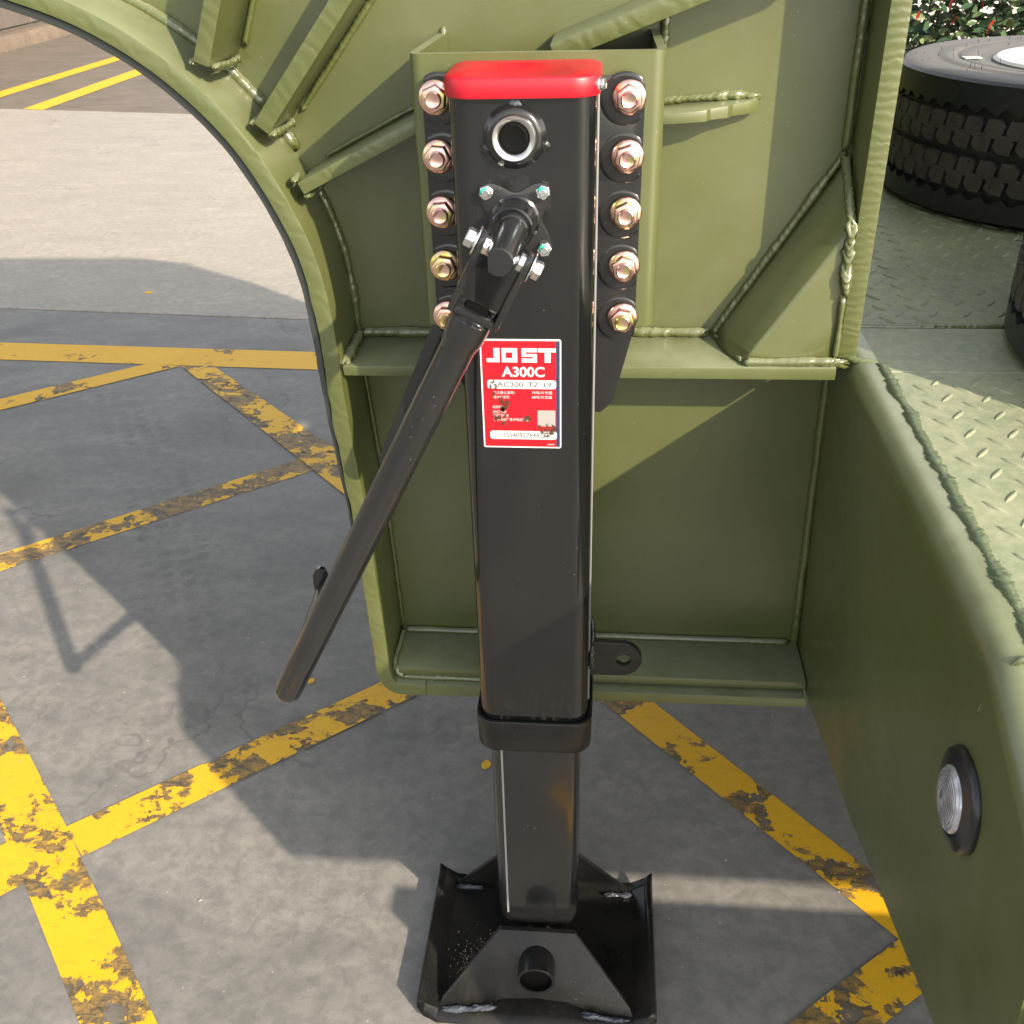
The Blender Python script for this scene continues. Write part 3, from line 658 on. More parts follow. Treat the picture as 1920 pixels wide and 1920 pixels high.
# mounting plate with dished bosses round the bolts
def mplate_outline():
    R = [(.0665, .885), (.0735, .8845), (.0865, .897), (.1068, .982), (.1085, 1.2085)]
    for i in range(7):
        a = math.radians(0+90*i/6); R.append((.0965+.0120*math.cos(a), 1.2105+.0120*math.sin(a)))
    Lf = []
    for i in range(7):
        a = math.radians(90+90*i/6); Lf.append((-.0865+.0115*math.cos(a), 1.2105+.0115*math.sin(a)))
    Lf += [(-.0975, .985), (-.0935, .955), (-.0700, .905), (-.0665, .89)]
    return R+Lf
bm = bmesh.new(); xz_plate(bm, mplate_outline(), .0695, .0772); tri(bm)
lp(finish('mounting_plate', bm, mBlackPlate, bevel=.0012))
bolts = [(.0938, z) for z in (1.2045, 1.1520, 1.0990, 1.0465, .9925)]+[(-.0855, z) for z in (1.2065, 1.1535, 1.1005, 1.0470, .9940)]
for x, z in bolts:
    bm = bmesh.new(); sx = 1 if x > 0 else -1
    prof = [(-.0006, .0240), (.0001, .0232), (.0005, .0212), (.0006, .0195), (.0005, .0172), (.0004, .0100)]
    lathe(bm, (x-.0035*sx, .0695, z-.002), (0, -1, 0), prof, 36)
    for v in bm.verts:                 # the dished ring runs out against the plate edge
        v.co.x = min(v.co.x, .1070) if sx > 0 else max(v.co.x, -.0960)
    lp(finish('pressed_boss', bm, mBlackPlate, sharp=60))
nut0 = None
for idx, (x, z) in enumerate(bolts):
    if nut0 is None:
        bm = bmesh.new(); ya = -1
        lathe(bm, (0, 0, 0), (0, -1, 0), [(0, .0158), (.0016, .0160), (.0030, .0152), (.0046, .0122)], 32)
        hexa(bm, (0, -.0032, 0), (0, -1, 0), .0128, .0098, chamfer=.10)
        nutm = finish('flange_nut', bm, mNut, bevel=.0005, seg=1, sharp=25)
        bm = bmesh.new(); lathe(bm, (0, -.012, 0), (0, -1, 0), [(0, .0079), (.0050, .0079), (.0058, .0071), (.0062, .0066), (.0056, .0055)], 20)
        nuts = finish('bolt_end', bm, mNut, nutm, sharp=30); nut0 = nutm; o = nutm
    else:
        o = nut0.copy(); C.objects.link(o); s_ = nuts.copy(); C.objects.link(s_); s_.parent = o
    o.location = (x, .0680, z); o.rotation_euler = (0, random.uniform(0, 1.05), 0); o.parent = L; o.matrix_parent_inverse = Lm
# grease port ring
px, pz = -.0062, 1.1845
bm = bmesh.new(); lathe(bm, (px, .0005, pz), (0, -1, 0), [(0, .0285), (.0025, .0262), (.0045, .0245), (.0062, .0228), (.0066, .0205)], 40); ring_base = lp(finish('port_boss', bm, mBlack, sharp=45))
bm = bmesh.new(); lathe(bm, (px, -.0062, pz), (0, -1, 0), [(0, .0196), (.0050, .0193), (.0058, .0186), (.0054, .0155), (.0030, .0132), (-.0002, .0130)], 40, closed_end=False, closed_start=False); finish('port_ring', bm, mBare, ring_base, sharp=50).location = (0, 0, 0)
bm = bmesh.new(); lathe(bm, (px, -.0068, pz), (0, -1, 0), [(0, .0136), (.0022, .0130), (.0030, .0118), (.0026, .0100), (.0024, .003)], 32); finish('port_plug', bm, mDark, ring_base, sharp=50)
for (x, z, s_, mt) in ((px-.0245, pz-.011, .0052, mBlack), (px+.0255, pz-.008, .0055, mBlack), (px+.0235, pz-.0005, .0024, mWeldGrey), (px-.0240, pz-.004, .0024, mWeldGrey), (px+.001, pz+.0275, .0050, mWeldGrey)):
    bm = bmesh.new(); bmesh.ops.create_icosphere(bm, subdivisions=3, radius=s_, matrix=Matrix.Translation((x, -.0005, z)) @ Matrix.Diagonal((1.1, .45, .9, 1)))
    for v in bm.verts: v.co += (v.co-Vector((x, 0, z)))*(.45*noise.noise(v.co*260))
    lp(finish('weld_spot', bm, mt, sharp=80))
# flange of the crank shaft with concave sides
sx_, sz_ = -.0070, 1.1122
bm = bmesh.new(); N_ = 96; loop = []
for i in range(N_):
    a = 2*math.pi*i/N_+math.pi/4; c4 = abs(math.cos(2*(a-math.pi/4))); r_ = .0245+.0180*(c4**2.6)
    loop.append((sx_+r_*math.cos(a), sz_+r_*math.sin(a)))
loop_prism(bm, [(x, .0002, z) for x, z in loop], [(x, -.0030, z) for x, z in loop])
shaft_flange = lp(finish('shaft_flange', bm, mBlack, bevel=.0009))
nz = None
for dx, dz in ((-.0255, .0255), (.0255, .0255), (.0265, -.0262), (-.0255, -.0255)):
    if nz is None:
        bm = bmesh.new(); hexa(bm, (0, 0, 0), (0, -1, 0), .0070, .0062, chamfer=.1); nzm = finish('hex_nut', bm, mZinc, bevel=.0004, seg=1, sharp=25)
        bm = bmesh.new(); lathe(bm, (0, -.0060, 0), (0, -1, 0), [(0, .0036), (.0028, .0036), (.0034, .0030)], 16); nzs = finish('stud', bm, mZinc, nzm)
        bm = bmesh.new(); bmesh.ops.create_icosphere(bm, subdivisions=2, radius=.0040, matrix=Matrix.Translation((-.0015, -.0064, .0015)) @ Matrix.Diagonal((1, .55, .9, 1)))
        nzd = finish('paint_dab', bm, mDab, nzm); nz = nzm; o = nzm
    else:
        o = nz.copy(); C.objects.link(o)
        for ch in (nzs, nzd): q = ch.copy(); C.objects.link(q); q.parent = o
    o.location = (sx_+dx, -.0030, sz_+dz); o.rotation_euler = (0, random.uniform(-.4, .4), 0); o.parent = L; o.matrix_parent_inverse = Lm
bm = bmesh.new(); ax = Vector((-.04, -1, -.02))
lathe(bm, (sx_, -.0028, sz_), ax, [(0, .0225), (.0015, .0225), (.0030, .0205), (.0290, .0196), (.0305, .0182), (.0300, .0150)], 40)
shaft_boss = lp(finish('shaft_boss', bm, mBlackDusty, sharp=35))
for i in range(40):                    # crimp marks round the boss foot
    pass
bm = bmesh.new(); lathe(bm, (sx_, -.028, sz_), ax, [(0, .0146), (.010, .0146), (.012, .0132), (.030, .0128), (.094, .0125), (.0955, .0113)], 28)
for v in bm.verts:                     # flats on the shaft
    d = v.co.x-(sx_-.002); v.co.x -= (d-math.copysign(.0108, d)) if abs(d) > .0108 and v.co.y < -.062 else 0
lp(finish('crank_shaft', bm, mBlack, sharp=30))

# crank handle: fork, socket, long tube and folded grip
J = Vector((-.0095, -.0930, 1.1085)); TIP = Vector((-.2885, -.0330, .5640))
u = (TIP-J).normalized(); wv_ = Vector((.93, 0, -.37)); wv_ = (wv_-u*wv_.dot(u)).normalized(); nv = u.cross(wv_).normalized()
if nv.y > 0: nv = -nv
K = lp(thing('crank', '', '', (0, 0, 0))) if False else None
def lb(bm, s0, s1, a0, a1, n0, n1):   # box in the handle frame
    P = lambda s, a, n_: J+u*s+wv_*a+nv*n_
    loop_prism(bm, [P(s0, a0, n0), P(s1, a0, n0), P(s1, a1, n0), P(s0, a1, n0)], [P(s0, a0, n1), P(s1, a0, n1), P(s1, a1, n1), P(s0, a1, n1)])
bm = bmesh.new()
def arm(a0, a1):
    out = [(-.011, .004), (-.008, .0095), (.0, .0115), (.030, .0125), (.062, .0125), (.062, -.0125), (.030, -.0125), (0, -.0115), (-.008, -.0095), (-.011, -.004)]
    loop_prism(bm, [J+u*s+wv_*a0+nv*n_ for s, n_ in out], [J+u*s+wv_*a1+nv*n_ for s, n_ in out])
arm(-.0240, -.0185); arm(.0185, .0240)
lb(bm, .0565, .0635, -.0185, .0185, .0060, .0125); lb(bm, .0565, .0635, -.0185, .0185, -.0125, -.0060)
lb(bm, .0565, .0635, -.0185, -.0110, -.0060, .0060); lb(bm, .0565, .0635, .0110, .0185, -.0060, .0060)
lb(bm, .0600, .0640, -.0235, .0235, -.0120, .0120)
hf = lp(finish('fork', bm, mBlack, bevel=.0012))
bm = bmesh.new(); lb(bm, .0545, .0600, -.0105, .0105, -.0055, .0060); finish('slot', bm, mDark, None).parent = hf
hf.children[0].matrix_parent_inverse = Matrix()
LEN = (TIP-J).length
bm = bmesh.new(); seg_ = [(.0630, .0150), (.0655, .0190), (.0850, .0190), (.0890, .0180), (.0950, .0168), (.100, .0162)]
lathe(bm, J, u, seg_, 36); lp(finish('socket', bm, mBlack, sharp=50))
bm = bmesh.new(); pr_ = [(.094, .0160), (.10, .0160)]+[(LEN*t_, .0162) for t_ in (.3, .5, .7, .9)]+[(LEN, .0163)]+[(LEN+.0155*math.sin(a), .0163*math.cos(a)) for a in [math.radians(d) for d in (15, 30, 45, 60, 75, 86)]]
lathe(bm, J, u, pr_, 36)
for v in bm.verts:                    # long pressed crease down the front
    d = v.co-J; s_ = d.dot(u); a_ = d.dot(wv_); n_ = d.dot(nv)
    if n_ > 0 and .10 < s_ < LEN-.04:
        g = math.exp(-((a_-.004)/.0030)**2); v.co -= nv*.0018*g
lp(finish('handle_tube', bm, black('black_handle_paint', .009, .15, .06), sharp=50))
Q = Vector((-.340, .300, .470))
bm = bmesh.new(); g0 = J+u*(LEN+.002)
tube(bm, [g0, g0.lerp(Q, .5), Q], .0105, 16); grip = lp(finish('folded_grip', bm, mBlack))
bm = bmesh.new()
pad = [(-.012, -.02), (-.0135, .0), (-.012, .016), (-.006, .026), (.0, .028), (.006, .026), (.010, .014), (.009, .0), (.006, -.02)]
loop_prism(bm, [(Q.x+x, Q.y-.004, Q.z+.012+z) for x, z in pad], [(Q.x+x, Q.y+.004, Q.z+.012+z) for x, z in pad]); finish('grip_clip', bm, mBlack, grip, bevel=.001).matrix_parent_inverse = Matrix()
# pivot bolts
def pivot(side):
    o0 = J+wv_*(.0245*side); ax_ = wv_*side
    bm = bmesh.new(); lathe(bm, o0, ax_, [(0, .0132), (.0018, .0132)], 28); lathe(bm, o0+ax_*.0016, ax_, [(0, .0068), (.0020, .0068)], 16); hexa(bm, o0+ax_*.0034, ax_, .0086, .0072)
    b_ = lp(finish('pivot_bolt', bm, mZinc, bevel=.0004, seg=1, sharp=25))
    bm = bmesh.new(); hexa(bm, J+wv_*(.0186*side), -ax_, .0080, .0055); lathe(bm, J+wv_*(.0186*side), -ax_, [(0, .0042), (.0120, .0042), (.0125, .0036)], 14)
    n2 = finish('pivot_nut', bm, mZinc, b_, bevel=.0004, seg=1, sharp=25)
pivot(-1); pivot(1)
# flat strap hanging behind the handle
bm = bmesh.new(); a = Vector((-.088, .085, .985)); b = Vector((-.166, .085, .812)); d = (b-a).normalized(); n_ = Vector((-d.z, 0, d.x))*.0135
P2 = [a-n_, a+n_]+[b+n_*math.cos(t_)+d*.0135*math.sin(t_) for t_ in [math.pi*i/8 for i in range(9)]]
loop_prism(bm, [p+Vector((0, 0, 0)) for p in P2], [p+Vector((0, .006, 0)) for p in P2]); lp(finish('holder_strap', bm, mBlackPlate, bevel=.001))

# tie-down lug on the right
bm = bmesh.new(); yl = .030; cx, cz, r_ = .1050, .5745, .0245
out = [(.0690, .5985)]+[(cx+r_*math.cos(a)*1.0, cz+r_*math.sin(a)) for a in [math.radians(90-180*i/16) for i in range(17)]]+[(.0690, .5500)]
out[0] = (.0700, cz+r_+.001); out[-1] = (.0700, cz-r_-.001)
NH = len(out); hx, hz, hr = .1075, .5735, .0088
# ring of quads between hole and outline
res = []
for (x, z) in out:
    a = math.atan2(z-hz, x-hx); res.append((hx+hr*math.cos(a), hz+hr*math.sin(a)))
extra_out = out+[(.0700, cz-.008), (.0700, cz+.008)]; extra_res = res+[(hx-hr*.92, hz-hr*.4), (hx-hr*.92, hz+hr*.4)]
f0 = [bm.verts.new((x, yl, z)) for x, z in extra_out]; f1 = [bm.verts.new((x, yl, z)) for x, z in extra_res]
b0 = [bm.verts.new((x, yl+.0085, z)) for x, z in extra_out]; b1 = [bm.verts.new((x, yl+.0085, z)) for x, z in extra_res]
n_e = len(f0)
for i in range(n_e):
    j = (i+1) % n_e
    for q in ((f0[i], f0[j], f1[j], f1[i]), (b0[i], b1[i], b1[j], b0[j]), (f0[i], b0[i], b0[j], f0[j]), (f1[i], f1[j], b1[j], b1[i])): bm.faces.new(q)
lp(finish('tie_down_lug', bm, mFoot, bevel=.0008, seg=1))
lp(weld([(.0695, .034, .548), (.0700, .033, .575), (.0705, .036, .603), (.0695, .052, .618)], .0055, None, mBlack, amp=1.8))
# foot: dished plate, trapezoid brackets, pin tube
bm = bmesh.new()
xs = [-.168, -.158, -.140, -.12, .12, .140, .160, .170]; zs = [.028, .018, .006, .004, .004, .006, .018, .030]
def fz(i, y): return zs[i]
ys = [-.088, -.070, 0, .10, .150, .160]
top = [[bm.verts.new((x, y+(.020 if j == 0 and i in (0, 7) else (.006 if j == 0 and i in (1, 6) else 0)), (zs[i] if j else zs[i]*.35)+(.010 if j in (0,) else 0)*0+(.008 if j == 5 else 0))) for j, y in enumerate(ys)] for i, x in enumerate(xs)]
for i in range(len(xs)-1):
    for j in range(len(ys)-1): bm.faces.new((top[i][j], top[i+1][j], top[i+1][j+1], top[i][j+1]))
o = lp(finish('foot_plate', bm, mFoot, sharp=14, recalc=False)); md = o.modifiers.new('thickness', 'SOLIDIFY'); md.thickness = .004; md.offset = 1
def bracket(ytop, ybot, sgn, zt=.1120):
    bm = bmesh.new()
    pts = [(-.0530, ytop, zt), (.0530, ytop, zt), (.1330, ybot, .0200), (.138, ybot, .0080), (.085, ybot, .0095), (.045, ybot+sgn*.0, .0220), (0, ybot, .0250), (-.045, ybot, .0220), (-.085, ybot, .0095), (-.138, ybot, .0080), (-.1330, ybot, .0200)]
    def yy(z): return ybot+(ytop-ybot)*((z-.008)/(zt-.008))
    pts = [(x, yy(z), z) for x, _, z in pts]
    loop_prism(bm, pts, [(x, y+.007, z) for x, y, z in pts]); tri(bm)
    return lp(finish('foot_bracket', bm, mFoot, bevel=.0015))
bracket(-.0120, -.0660, 1); bracket(.0980, .1420, -1, .145)
bm = bmesh.new(); lathe(bm, (.001, .12, .068), (0, -1, 0), [(0, .0185), (.110, .0185), (.111, .0262), (.179, .0262), (.1795, .0257), (.1795, .0228), (.150, .0228), (.112, .0228)], 40, closed_end=True)
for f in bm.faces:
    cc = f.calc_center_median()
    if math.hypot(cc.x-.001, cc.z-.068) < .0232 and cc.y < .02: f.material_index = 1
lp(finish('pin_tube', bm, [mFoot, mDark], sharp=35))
bm = bmesh.new(); lathe(bm, (.001, -.046, .068), (0, -1, 0), [(0, .0229), (.005, .0229)], 36); lp(finish('pin_mouth_shade', bm, mDark))  # near-black disc paints the shade inside the tube mouth
for pts_, m2 in (([(-.134, -.071, .0075), (-.095, -.071, .0120), (-.058, -.070, .020)], mWeldGrey), ([(.070, -.071, .0150), (.100, -.071, .0100), (.132, -.071, .0075)], mWeldGrey), ([(-.135, .136, .012), (-.100, .135, .014)], mWeldGrey), ([(.100, .135, .014), (.135, .136, .012)], mWeldGrey)):
    lp(weld(pts_, .0040, None, m2, amp=3.2))
# dust pile in the foot
bm = bmesh.new()
for i in range(420):
    x = random.gauss(-.085, .020); y = random.gauss(-.005, .026)
    if x > -.06 or x < -.32: continue
    s_ = random.uniform(.0004, .0011); bmesh.ops.create_icosphere(bm, subdivisions=1, radius=s_, matrix=Matrix.Translation((x, y, .0095+s_*.4)))
o = lp(finish('sand_specks', bm, simple('sand', (0.35, 0.29, 0.20), .8))); o['kind'] = 'stuff'

# rating sticker on the tube
st_x0, st_x1, st_z0, st_z1 = -.0455, .0345, .8765, .9955
def rpoly(x0, x1, z0, z1, r, y, n=5): return [(a, y, b) for a, b in rrect(x0, x1, z0, z1, r, n)]
def flat(name, pts, mat, parent):
    bm = bmesh.new(); vs_ = [bm.verts.new(p) for p in pts]; f = bm.faces.new(vs_); f.normal_update()
    if f.normal.y > 0: f.normal_flip()
    o = finish(name, bm, mat, None, recalc=False); o.parent = parent; return o
bm = bmesh.new(); loop_prism(bm, rpoly(st_x0, st_x1, st_z0, st_z1, .0022, .0002), rpoly(st_x0, st_x1, st_z0, st_z1, .0022, -.0006)); sticker = finish('sticker', bm, mWhite); lp(sticker)
sticker['label'] = 'red and white rating sticker with lettering'
flat('red_field', rpoly(st_x0+.0016, st_x1-.0016-.0036, st_z0+.0016, st_z1-.0016, .0006, -.0008), mSticker, sticker)
flat('navy_strip', rpoly(st_x1-.0016-.0036, st_x1-.0014, st_z0+.0016, st_z1-.0016, .0004, -.0008), mNavy, sticker)
Y1 = -.0010
flat('code_panel', rpoly(-.0395, .0295, .9430, .9525, .0030, Y1), mWhite, sticker); flat('serial_panel', rpoly(-.0385, .0300, .8865, .8960, .0030, Y1), mWhite, sticker)
flat('blank_square', rpoly(.0105, .0285, .9015, .9195, .0004, Y1), simple('dull_print', (.26, .25, .24), .5), sticker)
def text(s, x, z, size, mat, name='lettering', w=None, bold=0.0, y=-.0012, align='LEFT'):
    cu = bpy.data.curves.new('lettering', 'FONT'); cu.body = s; cu.size = size; cu.align_x = align; cu.offset = bold
    to = bpy.data.objects.new('t', cu); me = bpy.data.meshes.new_from_object(to); bpy.data.objects.remove(to)
    xs_ = [v.co.x for v in me.vertices] or [0, 1]
    wd = max(xs_)-min(xs_); sc = (w/wd) if w and wd > 0 else 1; mn = min(xs_) if w else 0
    for v in me.vertices: v.co = Vector(((v.co.x-mn)*sc+x, y, v.co.y+z))
    me.materials.append(mat); o = bpy.data.objects.new(name, me); C.objects.link(o); o.parent = sticker; return o
# maker's wordmark in block shapes
def wm(name, polys, parent, mat, y):
    bm = bmesh.new()
    for p in polys:
        f = bm.faces.new([bm.verts.new((a, y, b)) for a, b in p]); f.normal_update()
        if f.normal.y > 0: f.normal_flip()
    o = finish(name, bm, mat, None, recalc=False); o.parent = parent; return o
def R_(x0, x1, z0, z1): return [(x0, z0), (x1, z0), (x1, z1), (x0, z1)]
def wordmark(x0, z0, W, H):
    X = lambda a: x0+W*a; Z = lambda b: z0+H*b
    r = lambda a0, a1, b0, b1: R_(X(a0), X(a1), Z(b0), Z(b1))
    return [r(.10, .185, .28, 1), r(0, .185, 0, .28),                                   # J
            r(.215, .275, 0, 1), r(.275, .37, 0, .30), r(.275, .37, .70, 1), r(.37, .44, 0, 1),   # O
            r(.50, .72, .72, 1), r(.50, .56, .40, .72), r(.56, .72, .40, .60), r(.66, .72, .28, .40), r(.50, .72, 0, .28),  # S
            r(.735, .99, .72, 1), r(.83, .915, 0, .72)]                                    # T
wm('wordmark', wordmark(-.0390, .9715, .0690, .0150), sticker, mWhite, -.0012)
text('A300C', -.0245, .9565, .0145, mWhite, w=.0425, bold=.00035)
text('AC300. T2. 19', -.0295, .9452, .0075, mInk, w=.0540)
text('2554092764RG', -.0255, .8885, .0078, mInk, w=.0430)
for s_, x, z, w_ in (('最大静止载荷：', -.0340, .9375, .022), ('最大升载荷：', -.0335, .9325, .0165), ('75吨/对支腿', .0050, .9378, .0205), ('28吨/对支腿', .0048, .9328, .0205), ('使用说明', -.0350, .9215, .011), ('请注意保养', -.0350, .9160, .014), ('请定期检查', -.0350, .9120, .016), ('请使用原厂备件和润滑脂', -.0345, .9075, .036), ('www', .0205, .8802, .007)):
    try: text(s_, x, z, .0036, mWhite, w=w_)
    except Exception: pass
for x0, x1, z0, z1 in ((-.036, -.018, .903, .922), (-.030, -.018, .917, .935), (-.037, -.030, .935, .952), (.010, .030, .889, .905), (-.005, .005, .905, .914)):
    cx_, cz_ = (x0+x1)/2, (z0+z1)/2
    flat('brown_stain', [(cx_+(x1-x0)/2*math.cos(a)*(1+.2*math.sin(3*a)), -.0014, cz_+(z1-z0)/2*math.sin(a)*(1+.15*math.cos(5*a))) for a in [2*math.pi*i/24 for i in range(24)]], mStain, sticker)

# ------------------------------------------------------------ truck wheels lying on the deck
k = NT('tyre_tread_rubber'); c = k.co(); k.set(Base__Color=k.mix(k.ramp(k.noise(c, 45, 5), (.35, 0.0), (.7, 1.0)), (.040, .037, .035), (.068, .062, .057)), Roughness=.62); k.bump(k.noise(c, 200, 3), .2, .001); mTread = k.m
k = NT('tyre_wall_rubber'); c = k.co(); k.set(Base__Color=k.mix(k.ramp(k.noise(c, 60, 4), (.45, 0.0), (.8, 1.0)), (.012, .0135, .016), (.022, .024, .028)), Roughness=.42); k.bump(k.noise(c, 200, 3), .15, .001); mSide = k.m
k = NT('tyre_dust_sky_sidewall'); c = k.co(); k.set(Base__Color=k.mix(k.noise(c, 22, 5), (.075, .073, .072), (.125, .12, .115)), Roughness=.6); mDustSkyWall = k.m  # upper sidewall grey: dust plus sky reflection painted into the colour
mRim = simple('pale_rim_paint', (.30, .32, .34), .35)
def make_wheel(label, loc, rot):
    t = thing('truck_wheel', label, 'wheel', loc, 'spare truck wheels lying on the deck', (0, 0, rot))
    R, Wd = .325, .212; bm = bmesh.new()
    prof = [(.004, .172), (.002, .20), (.001, .27), (.006, .300), (.016, .314), (.024, .3165), (.188, .3165), (.2070, .3165), (.2095, .311), (.2110, .300), (.2112, .27), (.2105, .262), (.2128, .258), (.2120, .235), (.2100, .232), (.2120, .228), (.2090, .20), (.205, .185), (.206, .182), (.200, .172)]
    lathe(bm, (0, 0, 0), (0, 0, 1), prof, 120, False, False)
    for f in bm.faces:
        if f.calc_center_median().z > .2045: f.material_index = 1
    tyre = finish('tyre', bm, [mSide, mDustSkyWall], t, sharp=40)
    # shoulders with a toothed edge
    for z0, z1, up in ((.1720, .2085, 1), (.006, .0370, -1)):
        bm = bmesh.new(); n_ = 240; a_, b_, c_, d_ = [], [], [], []
        for i in range(n_):
            th = 2*math.pi*i/n_; tooth = (.0055 if (i % 4) < 2 else 0)+(.003 if i % 4 == 1 else 0)
            def pt(r, z): return bm.verts.new((r*math.cos(th), r*math.sin(th), z))
            if up > 0: za, zb = z0-tooth, z1
            else: za, zb = z1+tooth, z0
            a_.append(pt(.314, za)); b_.append(pt(.3255, za)); c_.append(pt(.3250, zb-.004*up)); d_.append(pt(.318, zb))
        for i in range(n_):
            j = (i+1) % n_
            for p, q in ((a_, b_), (b_, c_), (c_, d_)): bm.faces.new((p[i], p[j], q[j], q[i]))
        sh = finish('shoulder', bm, mSide, tyre, sharp=30)
    bm = bmesh.new(); n_ = 58
    def blk(th, z, hw, hh, skew):
        pts = [(-hw, -hh*.35), (-hw*.35, -hh), (hw*.75, -hh), (hw, hh*.35), (hw*.35, hh), (-hw*.75, hh)]
        lo_, hi_ = [], []
        for p, q in pts:
            aa = th+(p)/R
            lo_.append(bm.verts.new((.314*math.cos(aa), .314*math.sin(aa), z+q))); hi_.append(bm.verts.new((.3262*math.cos(aa), .3262*math.sin(aa), z+q)))
        for i in range(6): bm.faces.new((lo_[i], lo_[(i+1) % 6], hi_[(i+1) % 6], hi_[i]))
        bm.faces.new(hi_)
    for i in range(n_):
        th = 2*math.pi*i/n_; st = math.pi/n_
        blk(th, .1450, .0160, .0134, 0); blk(th+st, .1240, .0160, .0134, 0)
        blk(th, .0850, .0160, .0134, 0); blk(th+st, .0640, .0160, .0134, 0)
    bmesh.ops.recalc_face_normals(bm, faces=bm.faces)
    tr_ = finish('tread_blocks', bm, mTread, tyre, bevel=0, sharp=30); tr_['kind'] = 'stuff'
    bm = bmesh.new(); lathe(bm, (0, 0, 0), (0, 0, 1), [(.190, .176), (.2075, .176), (.2110, .170), (.2080, .164), (.185, .158), (.160, .150), (.120, .140), (.10, .10), (.11, .06), (.12, .05), (.12, .01)], 64, True, True)
    finish('rim', bm, mRim, t, sharp=50)
    bm = bmesh.new()
    for i in range(90):
        a = random.uniform(0, 6.28); r_ = random.choice([.20, .24, .262, .285, .30]); x, y = r_*math.cos(a), r_*math.sin(a); zz = .205 if r_ > .27 else .2115
        tube(bm, [(x, y, zz-.003), (x+random.uniform(-.003, .003), y, zz+random.uniform(.004, .009))], .0004, 4)
    for i in range(130):
        a = random.uniform(0, 6.28); z = random.uniform(.06, .2); x, y = .324*math.cos(a), .324*math.sin(a)
        tube(bm, [(x, y, z), (x*1.028, y*1.028, z+random.uniform(-.002, .002))], .0005, 4)
    h = finish('rubber_hairs', bm, mSide, tyre); h['kind'] = 'stuff'
    bm = bmesh.new(); bmesh.ops.create_cube(bm, size=1, matrix=Matrix.Translation((-.215, .01, .2128)) @ Matrix.Diagonal((.028, .020, .0012, 1))); finish('paper_tag', bm, mWhite, t)
    return t
make_wheel('truck wheel lying flat beside the leafy hedge, its pale rim and paper tag showing', (.885, .945, .9005), 0.0)
make_wheel('nearer truck wheel cut off by the right picture edge, only its tread showing', (.862, .175, .9005), 0.9)

# ------------------------------------------------------------ hedge and pale wall behind
k = NT('leaf_green'); oi = k.n('ObjectInfo'); geo = k.n('NewGeometry'); c = k.co()
col = k.ramp(oi.outputs['Random'], (0.0, (.020, .048, .022)), (.45, (.035, .075, .032)), (.75, (.075, .115, .045)), (.95, (.15, .18, .07)))
k.set(Base__Color=col, Roughness=.34, Subsurface__Weight=0.0); mLeaf = k.m
k = NT('leaf_mass'); geo = k.n('NewGeometry'); col = k.ramp(geo.outputs['Random Per Island'], (0.0, (.014, .032, .015)), (.6, (.035, .07, .03)), (1.0, (.09, .12, .05)))
k.set(Base__Color=col, Roughness=.38); mLeafM = k.m
mLeafRed = simple('leaf_red', (.34, .015, .012), .35); mTwig = simple('twig_bark', (.10, .045, .03), .7)
def leaf_verts(Lh, Wh):
    return [(-Lh, 0, 0), (-Lh*.45, -Wh*.8, .12*Wh), (Lh*.2, -Wh, .2*Wh), (Lh*.75, -Wh*.5, .05*Wh), (Lh, 0, -.15*Lh), (Lh*.75, Wh*.5, .05*Wh), (Lh*.2, Wh, .2*Wh), (-Lh*.45, Wh*.8, .12*Wh), (-Lh*.2, 0, -.12*Wh), (Lh*.4, 0, -.12*Wh)]
LF = [(0, 1, 8), (1, 2, 9, 8), (2, 3, 9), (3, 4, 9), (4, 5, 9), (5, 6, 9), (6, 7, 8, 9), (7, 0, 8)]
def leaf_mesh(name, Lh, Wh, mat):
    me = bpy.data.meshes.new(name); me.from_pydata(leaf_verts(Lh, Wh), [], LF); me.materials.append(mat); me.shade_smooth(); return me
H_ = thing('hedge', 'dense clipped hedge with glossy green leaves and red new shoots behind the spare wheel', 'hedge', (2.2, 4.4, 0))
lm = [leaf_mesh('leaf', .030, .0135, mLeaf), leaf_mesh('leaf', .025, .012, mLeaf), leaf_mesh('leaf', .034, .0155, mLeaf)]; lr = leaf_mesh('red_leaf', .024, .007, mLeafRed)
def place(me, nm, p, tilt):
    o = bpy.data.objects.new(nm, me); C.objects.link(o); o.parent = H_; o.location = p
    o.rotation_euler = tilt; s_ = random.uniform(.8, 1.15); o.scale = (s_, s_, s_)
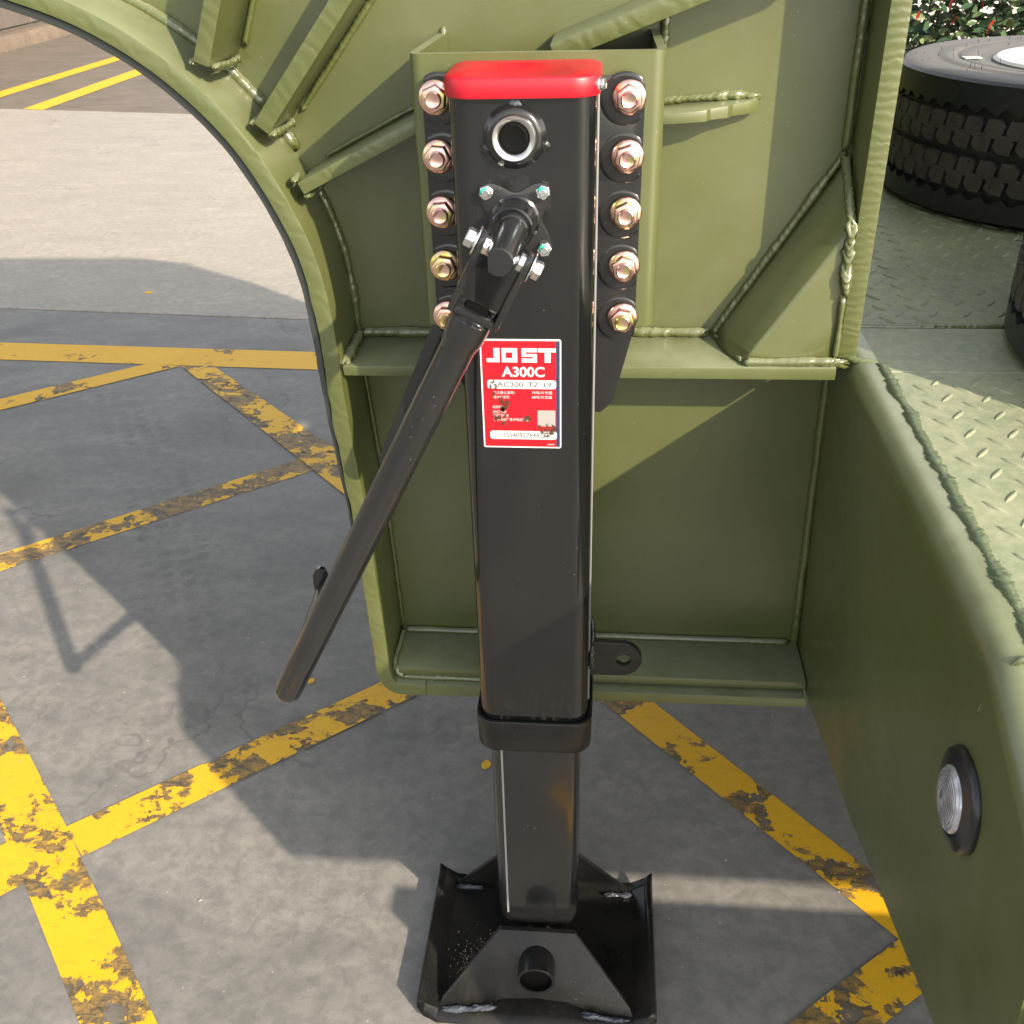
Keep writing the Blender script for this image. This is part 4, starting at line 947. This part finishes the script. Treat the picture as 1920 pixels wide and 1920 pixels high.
for i in range(270):
    p = (random.uniform(-1.0, -.25), random.uniform(-.52, -.30), random.uniform(.66, 1.08))
    place(random.choice(lm), 'leaf', p, (random.uniform(.4, 1.5), random.uniform(-.6, .6), random.uniform(-1.9, 1.9)))
for i in range(13):
    p = (random.uniform(-.95, -.3), random.uniform(-.56, -.42), random.uniform(.72, 1.05))
    place(lr, 'red_leaf', p, (random.uniform(-.4, .4), -1.2+random.uniform(-.4, .4), random.uniform(-1, 1)))
bmv, bmf = [], []
def add_leaf(p, e, s_):
    Mx = Matrix.Translation(p) @ e.to_matrix().to_4x4(); b0_ = len(bmv)
    bmv.extend([tuple(Mx @ (Vector(v)*s_)) for v in leaf_verts(.03, .0135)]); bmf.extend([tuple(i+b0_ for i in f) for f in LF])
from mathutils import Euler
for i in range(26000):
    x = random.uniform(-1.5, 1.7); y = random.uniform(-.45, .45); z = random.uniform(.05, 1.45)
    if noise.noise(Vector((x*4, y*4, z*4))) < -.32: continue
    add_leaf((x, y, z), Euler((random.uniform(.3, 1.5), random.uniform(-.6, .6), random.uniform(-2, 2))), random.uniform(.8, 1.2))
me = bpy.data.meshes.new('leaf_mass'); me.from_pydata(bmv, [], bmf); me.materials.append(mLeafM); me.shade_smooth()
o = bpy.data.objects.new('leaf_mass', me); C.objects.link(o); o.parent = H_; o['kind'] = 'stuff'
bm = bmesh.new()
for i in range(160):
    x = random.uniform(-1.5, 4); y = random.uniform(-.35, .3); z = random.uniform(.0, .8); dx, dy = random.uniform(-.15, .15), random.uniform(-.15, .1)
    tube(bm, [(x, y, z), (x+dx*.5, y+dy*.5, z+.22), (x+dx, y+dy, z+.45)], [.006, .004, .002], 5)
o = finish('twigs', bm, mTwig, H_); o['kind'] = 'stuff'
bm = bmesh.new(); box(bm, -3.2, 9, -.10, .10, 0, 2.2)
o = finish('rendered_wall', bm, simple('pale_render', (.62, .61, .58), .8)); o.location = (2.6, 6.6, 0); o['label'] = 'pale rendered wall glimpsed through gaps in the hedge leaves'; o['category'] = 'wall'
